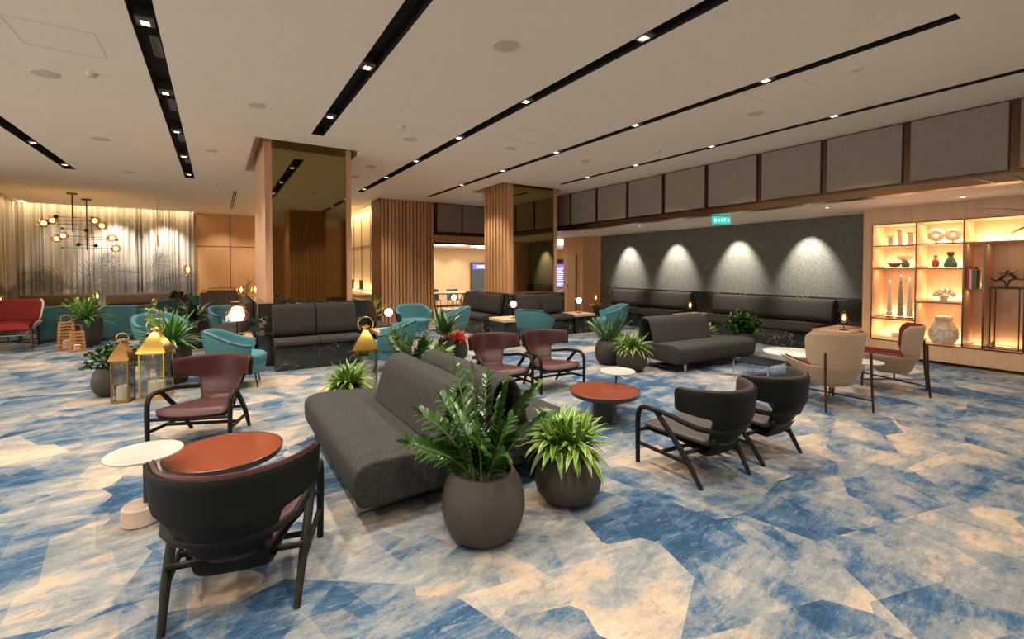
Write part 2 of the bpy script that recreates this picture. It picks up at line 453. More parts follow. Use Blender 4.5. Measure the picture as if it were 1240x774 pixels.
SLOTS = [(-2.45, -2.28, 0.4, 12.18), (-0.54, -0.37, -3.0, 12.0), (1.17, 1.34, -3.0, 7.13),
         (2.99, 3.14, -3.0, 11.8), (4.75, 4.88, 1.1, 11.6), (6.60, 6.72, -2.0, 8.2)]
RECESS = [(0.50, 2.04, 7.72, 10.5), (5.42, 7.22, 8.72, 10.3)]
def plate(x0, x1, y0, y1, z, holes, th=0.0):
    xs = sorted({x0, x1, *[h[0] for h in holes], *[h[1] for h in holes]})
    ys = sorted({y0, y1, *[h[2] for h in holes], *[h[3] for h in holes]})
    xs = [x for x in xs if x0 <= x <= x1]; ys = [y for y in ys if y0 <= y <= y1]
    m = MB()
    for a, b in zip(xs, xs[1:]):
        for c, d in zip(ys, ys[1:]):
            mx, my = (a + b) / 2, (c + d) / 2
            if any(h[0] < mx < h[1] and h[2] < my < h[3] for h in holes): continue
            m.add([(a, c, z), (b, c, z), (b, d, z), (a, d, z)], [(0, 3, 2, 1)], smooth=False)
    return m
cm = plate(-9, 7.75, -7, 19.5, H, SLOTS + RECESS + [(-4.95, -0.62, 18.95, 19.5), (-9, -4.6, 12.2, 19.5), (3.95, 5.3, 14.2, 19.5)])
struct(cm.build('ceiling', 'ceiling', auto=0))
for x0, x1, y0, y1 in SLOTS:      # the black troughs of the linear ceiling slots
    m = MB(); t = 0.015; z1 = H + 0.14
    m.bb(x0 - t, x0, y0, y1, H + 0.002, z1); m.bb(x1, x1 + t, y0, y1, H + 0.002, z1)
    m.bb(x0 - t, x1 + t, y0 - t, y0, H + 0.002, z1); m.bb(x0 - t, x1 + t, y1, y1 + t, H + 0.002, z1)
    m.bb(x0 - t, x1 + t, y0 - t, y1 + t, z1, z1 + 0.02)
    struct(m.build('trim_1', 'black_slot'))
for i, (x0, x1, y0, y1) in enumerate(RECESS):   # raised ceiling pockets round the two columns
    m = MB(); z1 = H + 0.28
    for a in ((x0 - .02, x0, y0, y1), (x1, x1 + .02, y0, y1), (x0, x1, y0 - .02, y0), (x0, x1, y1, y1 + .02)):
        m.bb(a[0], a[1], a[2], a[3], H, z1)
    m.bb(x0 - .02, x1 + .02, y0 - .02, y1 + .02, z1, z1 + .02)
    struct(m.build('trim_2', 'ceiling'))
# cove pockets above curtain / panelled hall
m = MB(); m.bb(-9, -0.62, 18.95, 19.5, H + .25, H + .27); m.bb(-9, -0.62, 18.93, 18.95, H, H + .27)
m.bb(-9, -4.6, 12.2, 18.95, H + .25, H + .27); m.bb(-4.6, -4.58, 12.2, 18.95, H, H + .27)
m.bb(3.95, 5.3, 14.2, 19.5, H + .25, H + .27); m.bb(3.93, 3.95, 14.2, 19.5, H, H + .27)
struct(m.build('trim_3', 'ceiling'))
m = MB(); m.bb(-9, -4.6, -7, 12.2, H + 0.0, H + 0.02)
# low ceiling
struct(plate(7.66, 11.0, -1.5, 12.35, HS, []).build('ceiling', 'ceiling', auto=0))
struct(plate(5.3, 12.6, 12.45, 17.1, 2.34, []).build('ceiling', 'ceiling', auto=0))

# bulkhead with fabric panels
struct(MB().bb(7.70, 7.85, -1.5, 12.45, HS, H + .1).build('wall_bulkhead', 'bronze_dark'))
struct(MB().bb(5.37, 7.70, 12.42, 12.55, HS - 0.02, H + .1).build('wall_bulkhead', 'bronze_dark'))
PANEL_WORDS = ['partly visible grey fabric bulkhead panel cut off by the right edge of the photo',
    'widest whole grey fabric bulkhead panel, above the lit display shelf', 'grey fabric bulkhead panel above the right-hand beige chair, second widest',
    'grey fabric bulkhead panel just right of the one over the exit sign', 'grey fabric bulkhead panel directly above the green exit sign',
    'grey fabric bulkhead panel just left of the one over the exit sign', 'grey fabric bulkhead panel second left of the one over the exit sign',
    'grey fabric bulkhead panel fourth from the mirrored column', 'grey fabric bulkhead panel third from the mirrored column',
    'grey fabric bulkhead panel second from the mirrored column', 'grey fabric bulkhead panel touching the mirrored column edge in the photo',
    'grey fabric bulkhead panel in the far corner behind the slatted column', 'narrow grey fabric bulkhead panel ending at the far corner']
for k in range(-1, 12):
    y0 = 1.26 + .974 * k + .045; y1 = min(y0 + .974 - .09, 12.36)
    if y1 - y0 < .1: continue
    tag(MB().bb(7.655, 7.70, y0, y1, 2.645, 3.43).build('wall_panel', 'panel_fabric', bevel=0.008), PANEL_WORDS[k + 1], 'wall panel', 'fabric panels on the bulkhead')
for i, (a, b) in enumerate(((5.45, 6.22), (6.28, 7.02), (7.08, 7.62))):
    o = MB().bb(a, b, 12.38, 12.42, 2.60, 3.42).build('wall_panel', 'panel_fabric', bevel=0.008)
    tag(o, ('left grey fabric panel over the opening beside the slatted wall',
            'middle grey fabric panel over the opening to the far room',
            'grey fabric panel over the opening, hidden mostly behind the slatted column')[i], 'wall panel', 'fabric panels above the opening')
# bronze ledge along the bulkhead foot
struct(MB().bb(7.60, 7.85, -1.5, 12.40, HS - 0.03, HS + 0.07).build('trim_4', 'bronze', bevel=0.004))
struct(MB().bb(5.37, 7.70, 12.34, 12.50, HS - 0.03, HS + 0.05).build('trim_4', 'bronze_dark', bevel=0.004))
struct(MB().bb(5.37, 9.75, 12.44, 12.56, 2.28, HS - 0.02).build('wall_lintel', 'wood_panel'))
struct(MB().bb(5.37, 9.75, 12.40, 12.58, 2.24, 2.29).build('trim_5', 'black_slot'))

# ------------------------------------------------------------ walls
struct(MB().bb(10.10, 10.30, 3.30, 10.40, 0.93, HS).build('wall_right', 'wall_fabric'))
struct(MB().bb(10.04, 10.30, 3.30, 10.40, 0, 0.95).build('wall_right', 'marble_black', bevel=0.004))
struct(MB().prism([(10.04, 10.4), (9.72, 10.85), (9.62, 11.7), (10.6, 11.9), (10.6, 10.4)], 0, HS).build('wall_right', 'wood_panel'))
struct(MB().bb(9.64, 9.78, 11.12, 11.55, 0.0, 2.0).box((9.63, 11.5, .95), (.03, .03, .12)).build('door_1', 'wood_slat', bevel=0.01))
struct(MB().bb(-0.62, 4.3, 19.3, 19.5, 0, H + .3).build('wall_back', 'wood_panel'))
m = MB()
for x in (0.43, 1.45, 2.5): m.bb(x - .006, x + .006, 19.285, 19.31, 0, H)
m.bb(-.62, 4.2, 19.288, 19.31, 2.30, 2.315)
struct(m.build('trim_6', 'bronze_dark'))
# panelled hall right of the first column
struct(MB().bb(4.20, 4.4, 13.3, 19.4, 0, H + .3).build('wall_hall', 'wall_cream'))
m = MB()
for y in (14.9, 15.95, 17.0, 18.05): m.bb(4.185, 4.21, y - .008, y + .008, 1.0, H)
m.bb(4.185, 4.21, 13.95, 19.4, 2.26, 2.275)
struct(m.build('trim_7', 'bronze'))
# slatted block
def slats(m, x0, x1, y, z0, z1, n, d=0.05, frac=0.62, axis='x'):
    p = (x1 - x0) / n
    for i in range(n):
        a = x0 + i * p
        if axis == 'x': m.bb(a, a + p * frac, y - d, y, z0, z1)
        else: m.bb(y - d, y, a, a + p * frac, z0, z1)
    return m
struct(MB().bb(3.80, 5.37, 12.50, 13.3, 0, H).build('wall_slatted', 'wood_slat'))
struct(slats(MB(), 3.80, 5.37, 12.50, 0.0, H - .005, 15, 0.055, 0.66).build('wall_slatted', 'wood_panel'))
struct(MB().bb(3.775, 3.80, 12.46, 13.3, 0, H).build('trim_8', 'bronze'))
# far room behind the opening
struct(MB().bb(5.2, 12.5, 16.5, 16.7, 0, 2.4).build('wall_far', 'wall_tan'))
struct(MB().bb(5.2, 5.37, 13.3, 16.6, 0, 2.4).build('wall_far', 'wall_tan'))
struct(MB().bb(12.4, 12.5, 11.9, 16.6, 0, 2.4).build('wall_far', 'wall_tan'))
struct(MB().bb(5.4, 12.4, 16.46, 16.5, 0, 0.09).build('baseboard_far', 'bronze_dark'))
for i, (a, b, c, d) in enumerate(((5.6, 7.2, 13.5, 14.5), (7.8, 9.6, 13.6, 14.8), (8.6, 9.8, 15.2, 15.8))):
    o = MB().bb(a, b, c, d, 2.315, 2.345).build('ceiling_light', 'panel_glow')
    tag(o, ('white square ceiling light nearest the opening of the far room', 'long white ceiling light behind the slatted column in the far room',
            'small white ceiling light above the dark screen in the far room')[i], 'ceiling light', 'light panels in the far room')
light('far_room_light', 'AREA', (7.6, 14.3, 2.25), 75, (1, .86, .66), shape='RECTANGLE', size=2.0, size_y=1.0)
for x in (7.1, 8.0):
    light('far_room_spot', 'SPOT', (x, 15.9, 2.3), 28, WARM, rot=(radians(18), 0, 0), spot_size=radians(85), spot_blend=0.8, shadow_soft_size=0.03)
# curtains with folds and a printed palm pattern
def print_strength_maker(fronds):
    segs = []
    for (bx, bz, ang, L, k) in fronds:
        N = 22; x, z, a = bx, bz, ang
        for i in range(N):
            st = L / N; x2 = x + cos(a) * st; z2 = z + sin(a) * st
            segs.append((x, z, x2, z2, 0.012))
            if i > 3:
                ll = 0.34 * L * sin(pi * (i + 1) / (N + 2)) + .05
                for sgn in (-1, 1):
                    b = a + sgn * (0.85 - 0.3 * i / N); dx, dz = cos(b), sin(b) - 0.35
                    segs.append((x2, z2, x2 + dx * ll, z2 + dz * ll, 0.017))
            x, z = x2, z2; a += k / N
    import numpy as np
    S = np.array(segs)
    def f(X, Z):
        out = np.zeros_like(X)
        for x1, z1, x2, z2, wd in S:
            mk = (X > min(x1, x2) - .06) & (X < max(x1, x2) + .06) & (Z > min(z1, z2) - .06) & (Z < max(z1, z2) + .06)
            if not mk.any(): continue
            px = X[mk] - x1; pz = Z[mk] - z1; dx, dz = x2 - x1, z2 - z1; L2 = dx * dx + dz * dz + 1e-9
            t = np.clip((px * dx + pz * dz) / L2, 0, 1)
            d = np.hypot(px - t * dx, pz - t * dz)
            out[mk] = np.maximum(out[mk], np.clip(1.25 - d / (wd * 1.1 * (1.15 - 0.7 * t)), 0, 1) * 0.72)
        return out
    return f
def curtain(name, L, loc, rz, fronds, seed, label):
    import numpy as np
    rng = np.random.RandomState(seed)
    nx, nz = int(L * 110), 150
    X = np.linspace(0, L, nx); Z = np.linspace(0.02, H + .1, nz)
    fr = np.interp(X, np.linspace(0, L, int(L * 9)), 0.45 + 1.6 * rng.rand(int(L * 9)) ** 1.6)
    ph = np.cumsum(fr) * 2 * pi * (L / nx) / 0.135
    amp = np.interp(X, np.linspace(0, L, int(L * 7)), 0.018 + 0.065 * rng.rand(int(L * 7)))
    XX, ZZ = np.meshgrid(X, Z, indexing='ij')
    Y = np.sin(ph)[:, None] * amp[:, None] * (0.8 + 0.3 * (1 - ZZ / H)) + 0.012 * np.sin(ph * 0.37)[:, None]
    pr = print_strength_maker(fronds)(XX, ZZ) if fronds else np.zeros_like(XX)
    # fold shading is also painted as tone bands in the curtain material
    vs = np.stack([XX, Y, ZZ], -1).reshape(-1, 3)
    idx = np.arange(nx * nz).reshape(nx, nz)
    fs = np.stack([idx[:-1, :-1], idx[1:, :-1], idx[1:, 1:], idx[:-1, 1:]], -1).reshape(-1, 4)
    me = bpy.data.meshes.new(name); me.from_pydata(vs.tolist(), [], fs.tolist())
    at = me.attributes.new('print', 'FLOAT', 'POINT'); at.data.foreach_set('value', pr.reshape(-1).astype('f'))
    for p in me.polygons: p.use_smooth = True
    me.materials.append(M['curtain'])
    o = bpy.data.objects.new(name, me); C.objects.link(o); o.location = loc; o.rotation_euler = (0, 0, rz)
    tag(o, label, 'curtain'); return o
FR = [(1.30, .55, 1.80, 1.7, 1.7), (1.40, .6, 1.35, 1.7, -1.7), (1.30, .7, 2.2, 1.3, 1.3), (1.45, .6, .9, 1.2, -1.3), (1.62, .5, 1.62, 1.5, -.7),
      (1.35, .4, 1.55, 1.8, -.9), (2.15, .5, 1.5, 1.1, -2.2), (2.2, .5, 1.8, 1.1, 1.9), (2.18, .3, 1.6, 1.0, .4), (.75, .4, 1.3, 1.1, 1.0),
      (2.75, .5, 1.95, 1.4, .9), (2.80, .5, 1.45, 1.6, -.6), (2.8, .6, .95, 1.9, -1.3), (2.9, .6, 1.2, 1.9, -2.1), (3.0, .5, .6, 1.4, -.5),
      (3.6, .45, 1.2, 1.3, -1.6), (3.7, .4, .8, 1.0, -1.0), (2.6, .6, 2.6, .9, .8), (3.9, .5, 2.1, 1.0, 1.0)]
curtain('curtain', 4.35, (-4.95, 19.22, 0), 0, FR, 3, 'long pale curtain printed with grey palm leaves behind the brown benches')
curtain('curtain', 6.8, (-4.96, 12.3, 0), pi / 2, [(6.0, .4, 1.2, 1.0, -1.2), (6.1, .4, 1.9, .9, 1)], 5, 'pleated pale curtain on the side wall at the left edge')
struct(MB().bb(-9.0, -0.62, 19.36, 19.5, 0, H + .3).build('wall_back', 'wall_cream'))
struct(MB().bb(-5.2, -5.05, 12.3, 19.4, 0, H + .3).build('wall_left', 'wall_cream'))
struct(MB().bb(-9.0, -5.05, 12.1, 12.3, 0, H + .3).build('wall_left', 'wood_panel'))
for x in (-3.9, -2.7, -1.45):       # spots that wash the curtain from the ceiling
    light('curtain_spot', 'SPOT', (x, 18.3, H - .02), 330 if x > -3 else 60, (1, .90, .78), rot=(radians(31), 0, 0), spot_size=radians(66), spot_blend=0.9, shadow_soft_size=0.03)
light('curtain_spot', 'SPOT', (-4.0, 16.6, H - .02), 140, (1, .86, .68), rot=(0, radians(-26), 0), spot_size=radians(70), spot_blend=0.7, shadow_soft_size=0.03)
for x in (0.2, 1.6):
    light('panel_spot', 'SPOT', (x, 18.0, H - .02), 90, WARM, rot=(radians(26), 0, 0), spot_size=radians(80), spot_blend=0.8, shadow_soft_size=0.03)
# room behind the photographer: what the mirrored columns show
struct(MB().bb(-9, 9.5, -7.2, -7.0, 0, H).build('wall_front', 'wood_panel'))
struct(MB().bb(2.0, 3.15, -1.75, -0.55, 0, H).build('wall_slatted', 'wood_slat'))
struct(slats(MB(), 2.0, 3.15, -0.50, 0, H, 11, .05, .66).build('wall_slatted', 'wood_slat'))
struct(MB().bb(4.2, 6.2, -3.2, -3.0, 0, H).build('wall_front', 'wood_panel'))
struct(MB().bb(4.6, 5.4, -3.0, -2.96, 0, 2.4).build('door_2', 'black_slot'))
struct(MB().bb(9.55, 11.0, -1.7, 1.36, 0, HS).build('wall_right', 'wood_shelf'))

# ------------------------------------------------------------ the two mirrored columns
def column(name, x0, x1, y0, y1, label, slat_n):
    t = thing(name, label, 'column', ((x0 + x1) / 2, y0, 0))
    cx = (x0 + x1) / 2; a, b = x0 - cx, x1 - cx; D = y1 - y0; top = H + .26
    MB().bb(a, b, 0.02, D, 0, top).build('core', 'wood_slat', t)
    MB().bb(a + 0.03, b - 0.085, 0.0, 0.02, 0.97, top - .02).build('mirror', 'bronze_mirror', t)
    MB().bb(b - 0.08, b, -0.03, 0.02, 0, top).bb(a, a + .028, -.03, .02, 0, top).build('edge_trim', 'wood_pink', t, bevel=0.004)
    slats(MB(), 0.0, D, a, 0.0, top, slat_n, 0.07, 0.66 if slat_n < 10 else .97, 'y').build('slat_cladding', 'wood_panel' if slat_n < 10 else 'wood_pink', t)
    return t
column('mirror_column', 0.71, 1.93, 8.0, 10.2, 'big square column with bronze mirror face behind the two-seat dark booth', 12)
column('mirror_column', 5.74, 7.06, 8.86, 10.06, 'slatted wood column with bronze mirror face in the middle of the room', 8)

# ------------------------------------------------------------ ceiling fittings
def make_downlight():
    t = thing('downlight', 'x', 'downlight', (0, 0, H))
    MB().bb(-0.062, 0.062, -.075, .075, 0.02, 0.04).build('plate', 'slot_plate', t)
    fr = MB()
    for (a, b, c, d) in ((-.045, .045, -.05, -.04), (-.045, .045, .04, .05), (-.045, -.035, -.04, .04), (.035, .045, -.04, .04)): fr.bb(a, b, c, d, 0.008, 0.022)
    fr.build('bezel', 'chrome', t)
    m = MB()
    for sx in (-.016, .016):
        for sy in (-.018, .018): m.lathe([(0.011, 0.0), (0.012, 0.012)], (sx, sy, 0.006), 10)
    m.build('lens', 'lens_glow', t)
    light('spot', 'SPOT', (0, 0, 0.0), SPOT_W, WARM, t, spot_size=radians(112), spot_blend=0.55, shadow_soft_size=0.035)
    return t
dl0 = make_downlight(); used_dl = [False]
rowname = {-2.365: 'leftmost ceiling slot', -0.455: 'long ceiling slot above the gold lanterns', 1.255: 'slot ending before the big mirror column',
           3.065: 'slot crossing the middle of the ceiling', 4.815: 'slot whose near end shows at the top right', 6.66: 'slot beside the fabric bulkhead'}
ordn = ['nearest', 'second', 'third', 'fourth', 'fifth', 'sixth', 'seventh', 'eighth']
for x, ys in ((-2.365, (1.25, 3.0, 4.75, 6.5, 8.25, 10.0, 11.78)), (-0.455, (-.6, 1.15, 2.9, 4.67, 6.4, 8.1, 9.8, 11.6)),
              (1.255, (-.7, 1.0, 2.75, 4.52, 6.24)), (3.065, (-.8, .92, 2.67, 4.42, 6.17, 7.92, 9.65, 11.38)),
              (4.815, (2.57, 4.32, 6.05, 7.75, 9.57)), (6.66, (0.95, 2.68, 4.4, 5.97, 7.3))):
    for i, y in enumerate(ys):
        if used_dl[0]: o = dup(dl0, (x, y, H))
        else: o = dl0; o.location = (x, y, H); used_dl[0] = True
        o['label'] = '%s small square downlight in the %s' % (ordn[i], rowname[x])
        o['group'] = 'downlights in the black ceiling slots'
def make_grille():
    t = thing('air_grille', 'x', 'air grille', (0, 0, H))
    m = MB()
    for (a, b, c, d) in ((-.035, .035, -.22, -.205), (-.035, .035, .205, .22), (-.035, -.025, -.205, .205), (.025, .035, -.205, .205)): m.bb(a, b, c, d, 0.02, 0.03)
    m.build('frame', 'slot_plate', t)
    m = MB()
    for i in range(24): m.box((0, -.195 + i * .017, .03), (.05, .003, .012), rx=.6)
    m.build('louvre', 'slot_plate', t); return t
g0 = make_grille(); 
for i, y in enumerate((5.15, 6.85, 8.5, 10.2)):
    o = g0 if i == 0 else dup(g0)
    o.location = (-0.42, y, H); o['label'] = '%s dark slotted air grille in the long ceiling slot above the gold lanterns' % ordn[i]
    o['group'] = 'air grilles in the ceiling slot'
def disc(name, x, y, r, z, mat, label, cat, grp, h=0.012):
    o = MB().lathe([(r * .95, -h), (r, -h * .5), (r, 0)], (0, 0, 0), 28).build(name, mat); o.location = (x, y, z)
    return tag(o, label, cat, grp)
SPK = [(-1.41, 6.37, .11, 'ceiling speaker at the upper left, left of the long slot'), (.42, 6.22, .09, 'ceiling speaker between the long slot and the column slot'),
       (-1.43, 9.09, .11, 'ceiling speaker in the left half, between leftmost and long slots'), (-1.45, 11.85, .11, 'ceiling speaker beyond the ends of the left slots'),
       (2.13, 3.39, .11, 'round ceiling speaker at top centre of the photo'), (2.45, 6.57, .11, 'round ceiling speaker above the big mirrored column, right side'),
       (5.67, 3.15, .10, 'round ceiling speaker between the two right-hand slots'), (2.49, 8.76, .10, 'ceiling speaker beside the column slot end'),
       (4.0, 6.2, .09, 'small ceiling speaker halfway along the middle slots'), (2.48, 9.9, .09, 'far small ceiling speaker right of the big column'),
       (-.05, 9.0, .09, 'ceiling speaker left of the big mirrored column'), (5.6, 6.2, .09, 'ceiling speaker near the slatted column')]
for x, y, r, lb in SPK: disc('ceiling_speaker', x, y, r, H, 'ceiling_disc', 'flat round ' + lb if 'round' not in lb else 'flat ' + lb, 'ceiling speaker', 'round speakers in the ceiling')
for x, y, lb in ((-1.02, 6.12, 'small round smoke detector at the upper left of the ceiling'), (2.15, 6.06, 'smoke detector in the ceiling before the big column'),
                 (5.2, 1.9, 'smoke detector on the ceiling at the right'), (.0, 12.5, 'smoke detector on the ceiling far left of the big column'),
                 (6.1, 5.0, 'smoke detector on the ceiling nearer the fabric panels')):
    o = MB().lathe([(.02, -.04), (.035, -.035), (.05, -.012), (.055, 0)], n=20).build('smoke_detector', 'ceiling_disc'); o.location = (x, y, H)
    tag(o, lb, 'smoke detector', 'smoke detectors on the ceiling')
# access hatch hairlines and a slot diffuser
for i, (x, y) in enumerate(((-1.1, 5.35), (5.2, 2.6), (3.9, 5.5))):
    m = MB(); w_ = .55; t = .004
    for a in ((-w_ / 2, w_ / 2, -w_ / 2, -w_ / 2 + t), (-w_ / 2, w_ / 2, w_ / 2 - t, w_ / 2), (-w_ / 2, -w_ / 2 + t, -w_ / 2, w_ / 2), (w_ / 2 - t, w_ / 2, -w_ / 2, w_ / 2)):
        m.bb(a[0], a[1], a[2], a[3], -0.002, 0.0)
    o = m.build('ceiling_hatch', 'ceiling_disc'); o.location = (x, y, H - .0005)
    tag(o, ('square hairline access hatch in the ceiling at the upper left', 'square hairline access hatch in the ceiling at the right', 'faint square access hatch in the middle of the ceiling')[i], 'hatch', 'ceiling access hatches')
m = MB(); m.bb(-.035, -.012, -2, 2, -.004, 0); m.bb(.012, .035, -2, 2, -.004, 0)
o = m.build('linear_diffuser', 'black_slot'); o.location = (.42, 15.3, H); tag(o, 'thin double slot diffuser in the far ceiling left of the big column', 'air diffuser')
# downlights in the low ceiling that graze the grey fabric wall
def make_wash():
    t = thing('recessed_spotlight', 'x', 'spotlight', (0, 0, HS))
    MB().lathe([(.028, -.004), (.05, -.006), (.055, 0)], n=24).build('ring', 'white_gloss', t)
    MB().lathe([(1e-5, -.003), (.026, -.003)], n=16).build('lens', 'lens_glow', t)
    light('spot', 'SPOT', (0, 0, -.01), 330, (1, .92, .80), t, rot=(0, radians(-24), 0), spot_size=radians(62), spot_blend=0.75, shadow_soft_size=0.03)
    return t
w0 = make_wash()
for i, y in enumerate((9.25, 7.63, 5.95, 4.45)):
    o = w0 if i == 0 else dup(w0); o.location = (9.62, y, HS)
    o['label'] = '%s recessed spotlight from the far end, over the scalloped grey wall' % ('first', 'second', 'third', 'fourth')[i]
    o['group'] = 'spotlights washing the grey wall'
def make_soffit():
    t = thing('recessed_spotlight', 'x', 'spotlight', (0, 0, HS))
    MB().lathe([(.028, -.012), (.05, -.008), (.06, 0)], n=24).build('ring', 'white_gloss', t)
    MB().lathe([(1e-5, -.013), (.026, -.013)], n=16).build('lens', 'lens_glow', t)
    light('spot', 'SPOT', (0, 0, -.02), 30, WARM, t, spot_size=radians(100), spot_blend=0.8, shadow_soft_size=0.03)
    return t
s0 = make_soffit()
for i, (x, y) in enumerate(((8.88, 1.95), (8.5, 3.5), (8.4, 5.4), (8.4, 7.4), (8.4, 9.4), (8.4, 11.3))):
    o = s0 if i == 0 else dup(s0); o.location = (x, y, HS)
    o['label'] = ('round spotlight in the low ceiling before the display shelf', 'round spotlight in the low ceiling left of the display shelf',
                  'round spotlight in the low ceiling near the exit sign', 'round spotlight in the low ceiling over the long wall benches',
                  'round spotlight in the low ceiling over the far wall bench', 'farthest round spotlight in the low ceiling by the wood wall')[i]
    o['group'] = 'downlights in the low ceiling'
# exit sign hanging from the low ceiling
def letters(m, word, x, z, s, y, th=0.004, gap=0.28):
    G = {'E': [(0, 0, .2, 1), (0, 0, .62, .18), (0, .41, .55, .59), (0, .82, .62, 1)], 'I': [(0, 0, .2, 1)],
         'T': [(0, .82, .7, 1), (.25, 0, .45, 1)]}
    for ch in word:
        if ch == 'X':
            for a in (-1, 1): m.box((x + .35 * s, y, z + .5 * s), (.13 * s, th, 1.12 * s), ry=a * 0.58)
            x += .7 * s + gap * s; continue
        for a, b, c, d in G[ch]: m.bb(x + a * s, x + c * s, y - th / 2, y + th / 2, z + b * s, z + d * s)
        x += max(g[2] for g in G[ch]) * s + gap * s
    return x
t = thing('exit_sign', 'lit green exit sign hanging from the low ceiling', 'sign', (8.05, 5.10, HS), radians(-33))
MB().bb(-.17, .17, -.02, .02, -.17, -.035).build('housing', 'exit_glow', t, bevel=.004)
m = MB(); x = letters(m, 'EXIT', -.135, -.130, .054, -.0225, gap=.55)
m.build('lettering', 'exit_white', t); x += .008
ma = MB(); ma.add([(x, -.024, -.132), (x + .035, -.024, -.103), (x, -.024, -.075), (x, -.021, -.132), (x + .035, -.021, -.103), (x, -.021, -.075)], [(0, 1, 2), (5, 4, 3), (0, 3, 4, 1), (1, 4, 5, 2), (2, 5, 3, 0)], smooth=False); ma.build('arrow', 'exit_white', t)
MB().bb(-.1, -.09, -.005, .005, -.035, 0).bb(.09, .1, -.005, .005, -.035, 0).build('bracket', 'chrome', t)

# screens
t = thing('wall_screen', 'tall dark screen with a blue header on the tan wall of the far room', 'screen', (9.25, 16.44, 0))
MB().bb(-.58, .58, -.03, .03, .66, 1.78).build('frame', 'bronze_dark', t, bevel=.005)
MB().bb(-.54, .54, -.036, -.03, .70, 1.74).build('panel', 'screen_black', t)
m = MB().bb(-.50, .50, -.04, -.036, 1.50, 1.70); m.build('header', 'screen_blue', t)
m = MB(); m.bb(-.30, .02, -.044, -.04, 1.62, 1.655); m.bb(-.30, .05, -.044, -.04, 1.55, 1.585); m.build('text', 'screen_text', t)
t = thing('wall_screen', 'narrow bright blue screen seen right of the mirrored column', 'screen', (11.5, 14.4, 0), radians(-38))
MB().bb(-.5, .5, -.02, .03, .72, 1.9).build('frame', 'bronze_dark', t)
MB().bb(-.46, .46, -.026, -.02, .76, 1.7).build('panel', 'screen_blue', t)
m = MB()
for i in range(11):
    m.bb(-.40, -.40 + .12 + .05 * (i % 3), -.03, -.026, .82 + i * .075, .84 + i * .075); m.bb(0.0, .2 + .06 * (i % 4), -.03, -.026, .82 + i * .075, .84 + i * .075)
m.build('text', 'screen_text', t)

# ------------------------------------------------------------ T-back lounge armchairs
def make_armchair(label, pad, shell, group):
    t = thing('lounge_armchair', label, 'armchair', (0, 0, 0), 0, group)
    def arc(R, u, z, amax, cy=-.02):
        a = (u * 2 - 1) * amax
        return (R * .90 * sin(a), cy - R * cos(a), z)
    def amax(z):
        k = sstep(.475, .525, z); a = lerp(.66, 1.36, k)
        if z > .64: a *= sqrt(max(0, 1 - ((z - .64) / .045) ** 2 * .10))
        if z < .53: a -= 0.0
        return a
    def rad(z): return .272 + .083 * sstep(.28, .49, z) + .016 * (z - .48) / .2
    MB().sheet(lambda u, v: arc(rad(lerp(.20, .675, v)) + .018 - .10 * (1 - sstep(.0, .22, v)), u, lerp(.22, .675, v), amax(lerp(.22, .675, v))), 30, 26, .022, .04).build('back_shell', shell, t)
    MB().sheet(lambda u, v: arc(rad(lerp(.27, .685, v)) - .004, u, lerp(.27, .685, v), amax(lerp(.27, .685, v)) * .995), 30, 24, .032, .07).build('backrest', pad, t)
    def seat(u, v):
        y = lerp(.30, -.27, v); hw = lerp(.290, .150, sstep(.15, .95, v)) * (1 - .12 * (1 - sstep(0, .10, v)))
        s = u * 2 - 1
        return (s * hw, y - .03 * s * s * (1 if v < .2 else 0), lerp(.305, .265, v) - .03 * sstep(.1, 0, v) + .012 * abs(s) ** 3 + .05 * sstep(.85, 1, v))
    MB().sheet(seat, 20, 22, .055, .14).build('seat', pad, t)
    MB().sheet(lambda u, v: (seat(u, v)[0] * .97, seat(u, v)[1] * .97 - .005, seat(u, v)[2] - .037 - .05 * sstep(.55, .85, v) * (1 - sstep(.92, 1, v))), 16, 16, .02, .1).build('seat_shell', shell, t)
    for s in (-1, 1):
        MB().tube([(s * .312, .285, 0), (s * .315, .285, .30), (s * .315, .28, .385), (s * .315, .255, .43), (s * .314, .215, .45),
                   (s * .312, .16, .453), (s * .288, -.02, .445)], [.017, .020, .020, .020, .020, .020, .018], 10).build('leg', 'black_wood', t)
        MB().tube([(s * .296, .12, .445), (s * .281, -.03, .30), (s * .268, -.15, .17), (s * .252, -.265, 0)], [.019, .021, .020, .015], 10).build('leg', 'black_wood', t)
        MB().tube([(s * .310, .285, .155), (s * .268, -.15, .145)], .015, 8).build('stretcher', 'black_wood', t)
    MB().tube([(-.288, -.02, .445), (-.279, -.12, .428), (-.250, -.22, .408), (-.185, -.295, .397), (-.09, -.333, .391), (0, -.343, .389),
               (.09, -.333, .391), (.185, -.295, .397), (.250, -.22, .408), (.279, -.12, .428), (.288, -.02, .445)], .018, 10, flat=1.1).build('arm_hoop', 'black_wood', t)
    MB().tube([(-.285, .07, .15), (.285, .07, .15)], .015, 8).build('cross_rail', 'black_wood', t)
    MB().tube([(-.31, .275, .255), (.31, .275, .255)], .015, 8).build('seat_rail', 'black_wood', t); MB().tube([(-.268, -.15, .22), (.268, -.15, .22)], .015, 8).build('seat_rail', 'black_wood', t)
    return t
def face(fx, fy): return math.atan2(-fx, fy)   # rotation that turns local +y towards (fx, fy)
c0 = make_armchair('maroon leather armchair seen from behind at the lower left, black outer shell', 'leather_rim', 'shell_black', 'maroon lounge armchairs')
c0.location = (.10, 2.50, 0); c0.rotation_euler = (0, 0, face(.24, .97))
dup(c0, (-.09, 4.88, 0), face(-.40, -.90), 'maroon leather armchair facing the camera behind the rust tray table', 'maroon lounge armchairs')
dup(c0, (3.58, 4.60, 0), face(-.10, -1.0), 'right one of the two maroon armchairs side by side in the middle', 'maroon lounge armchairs')
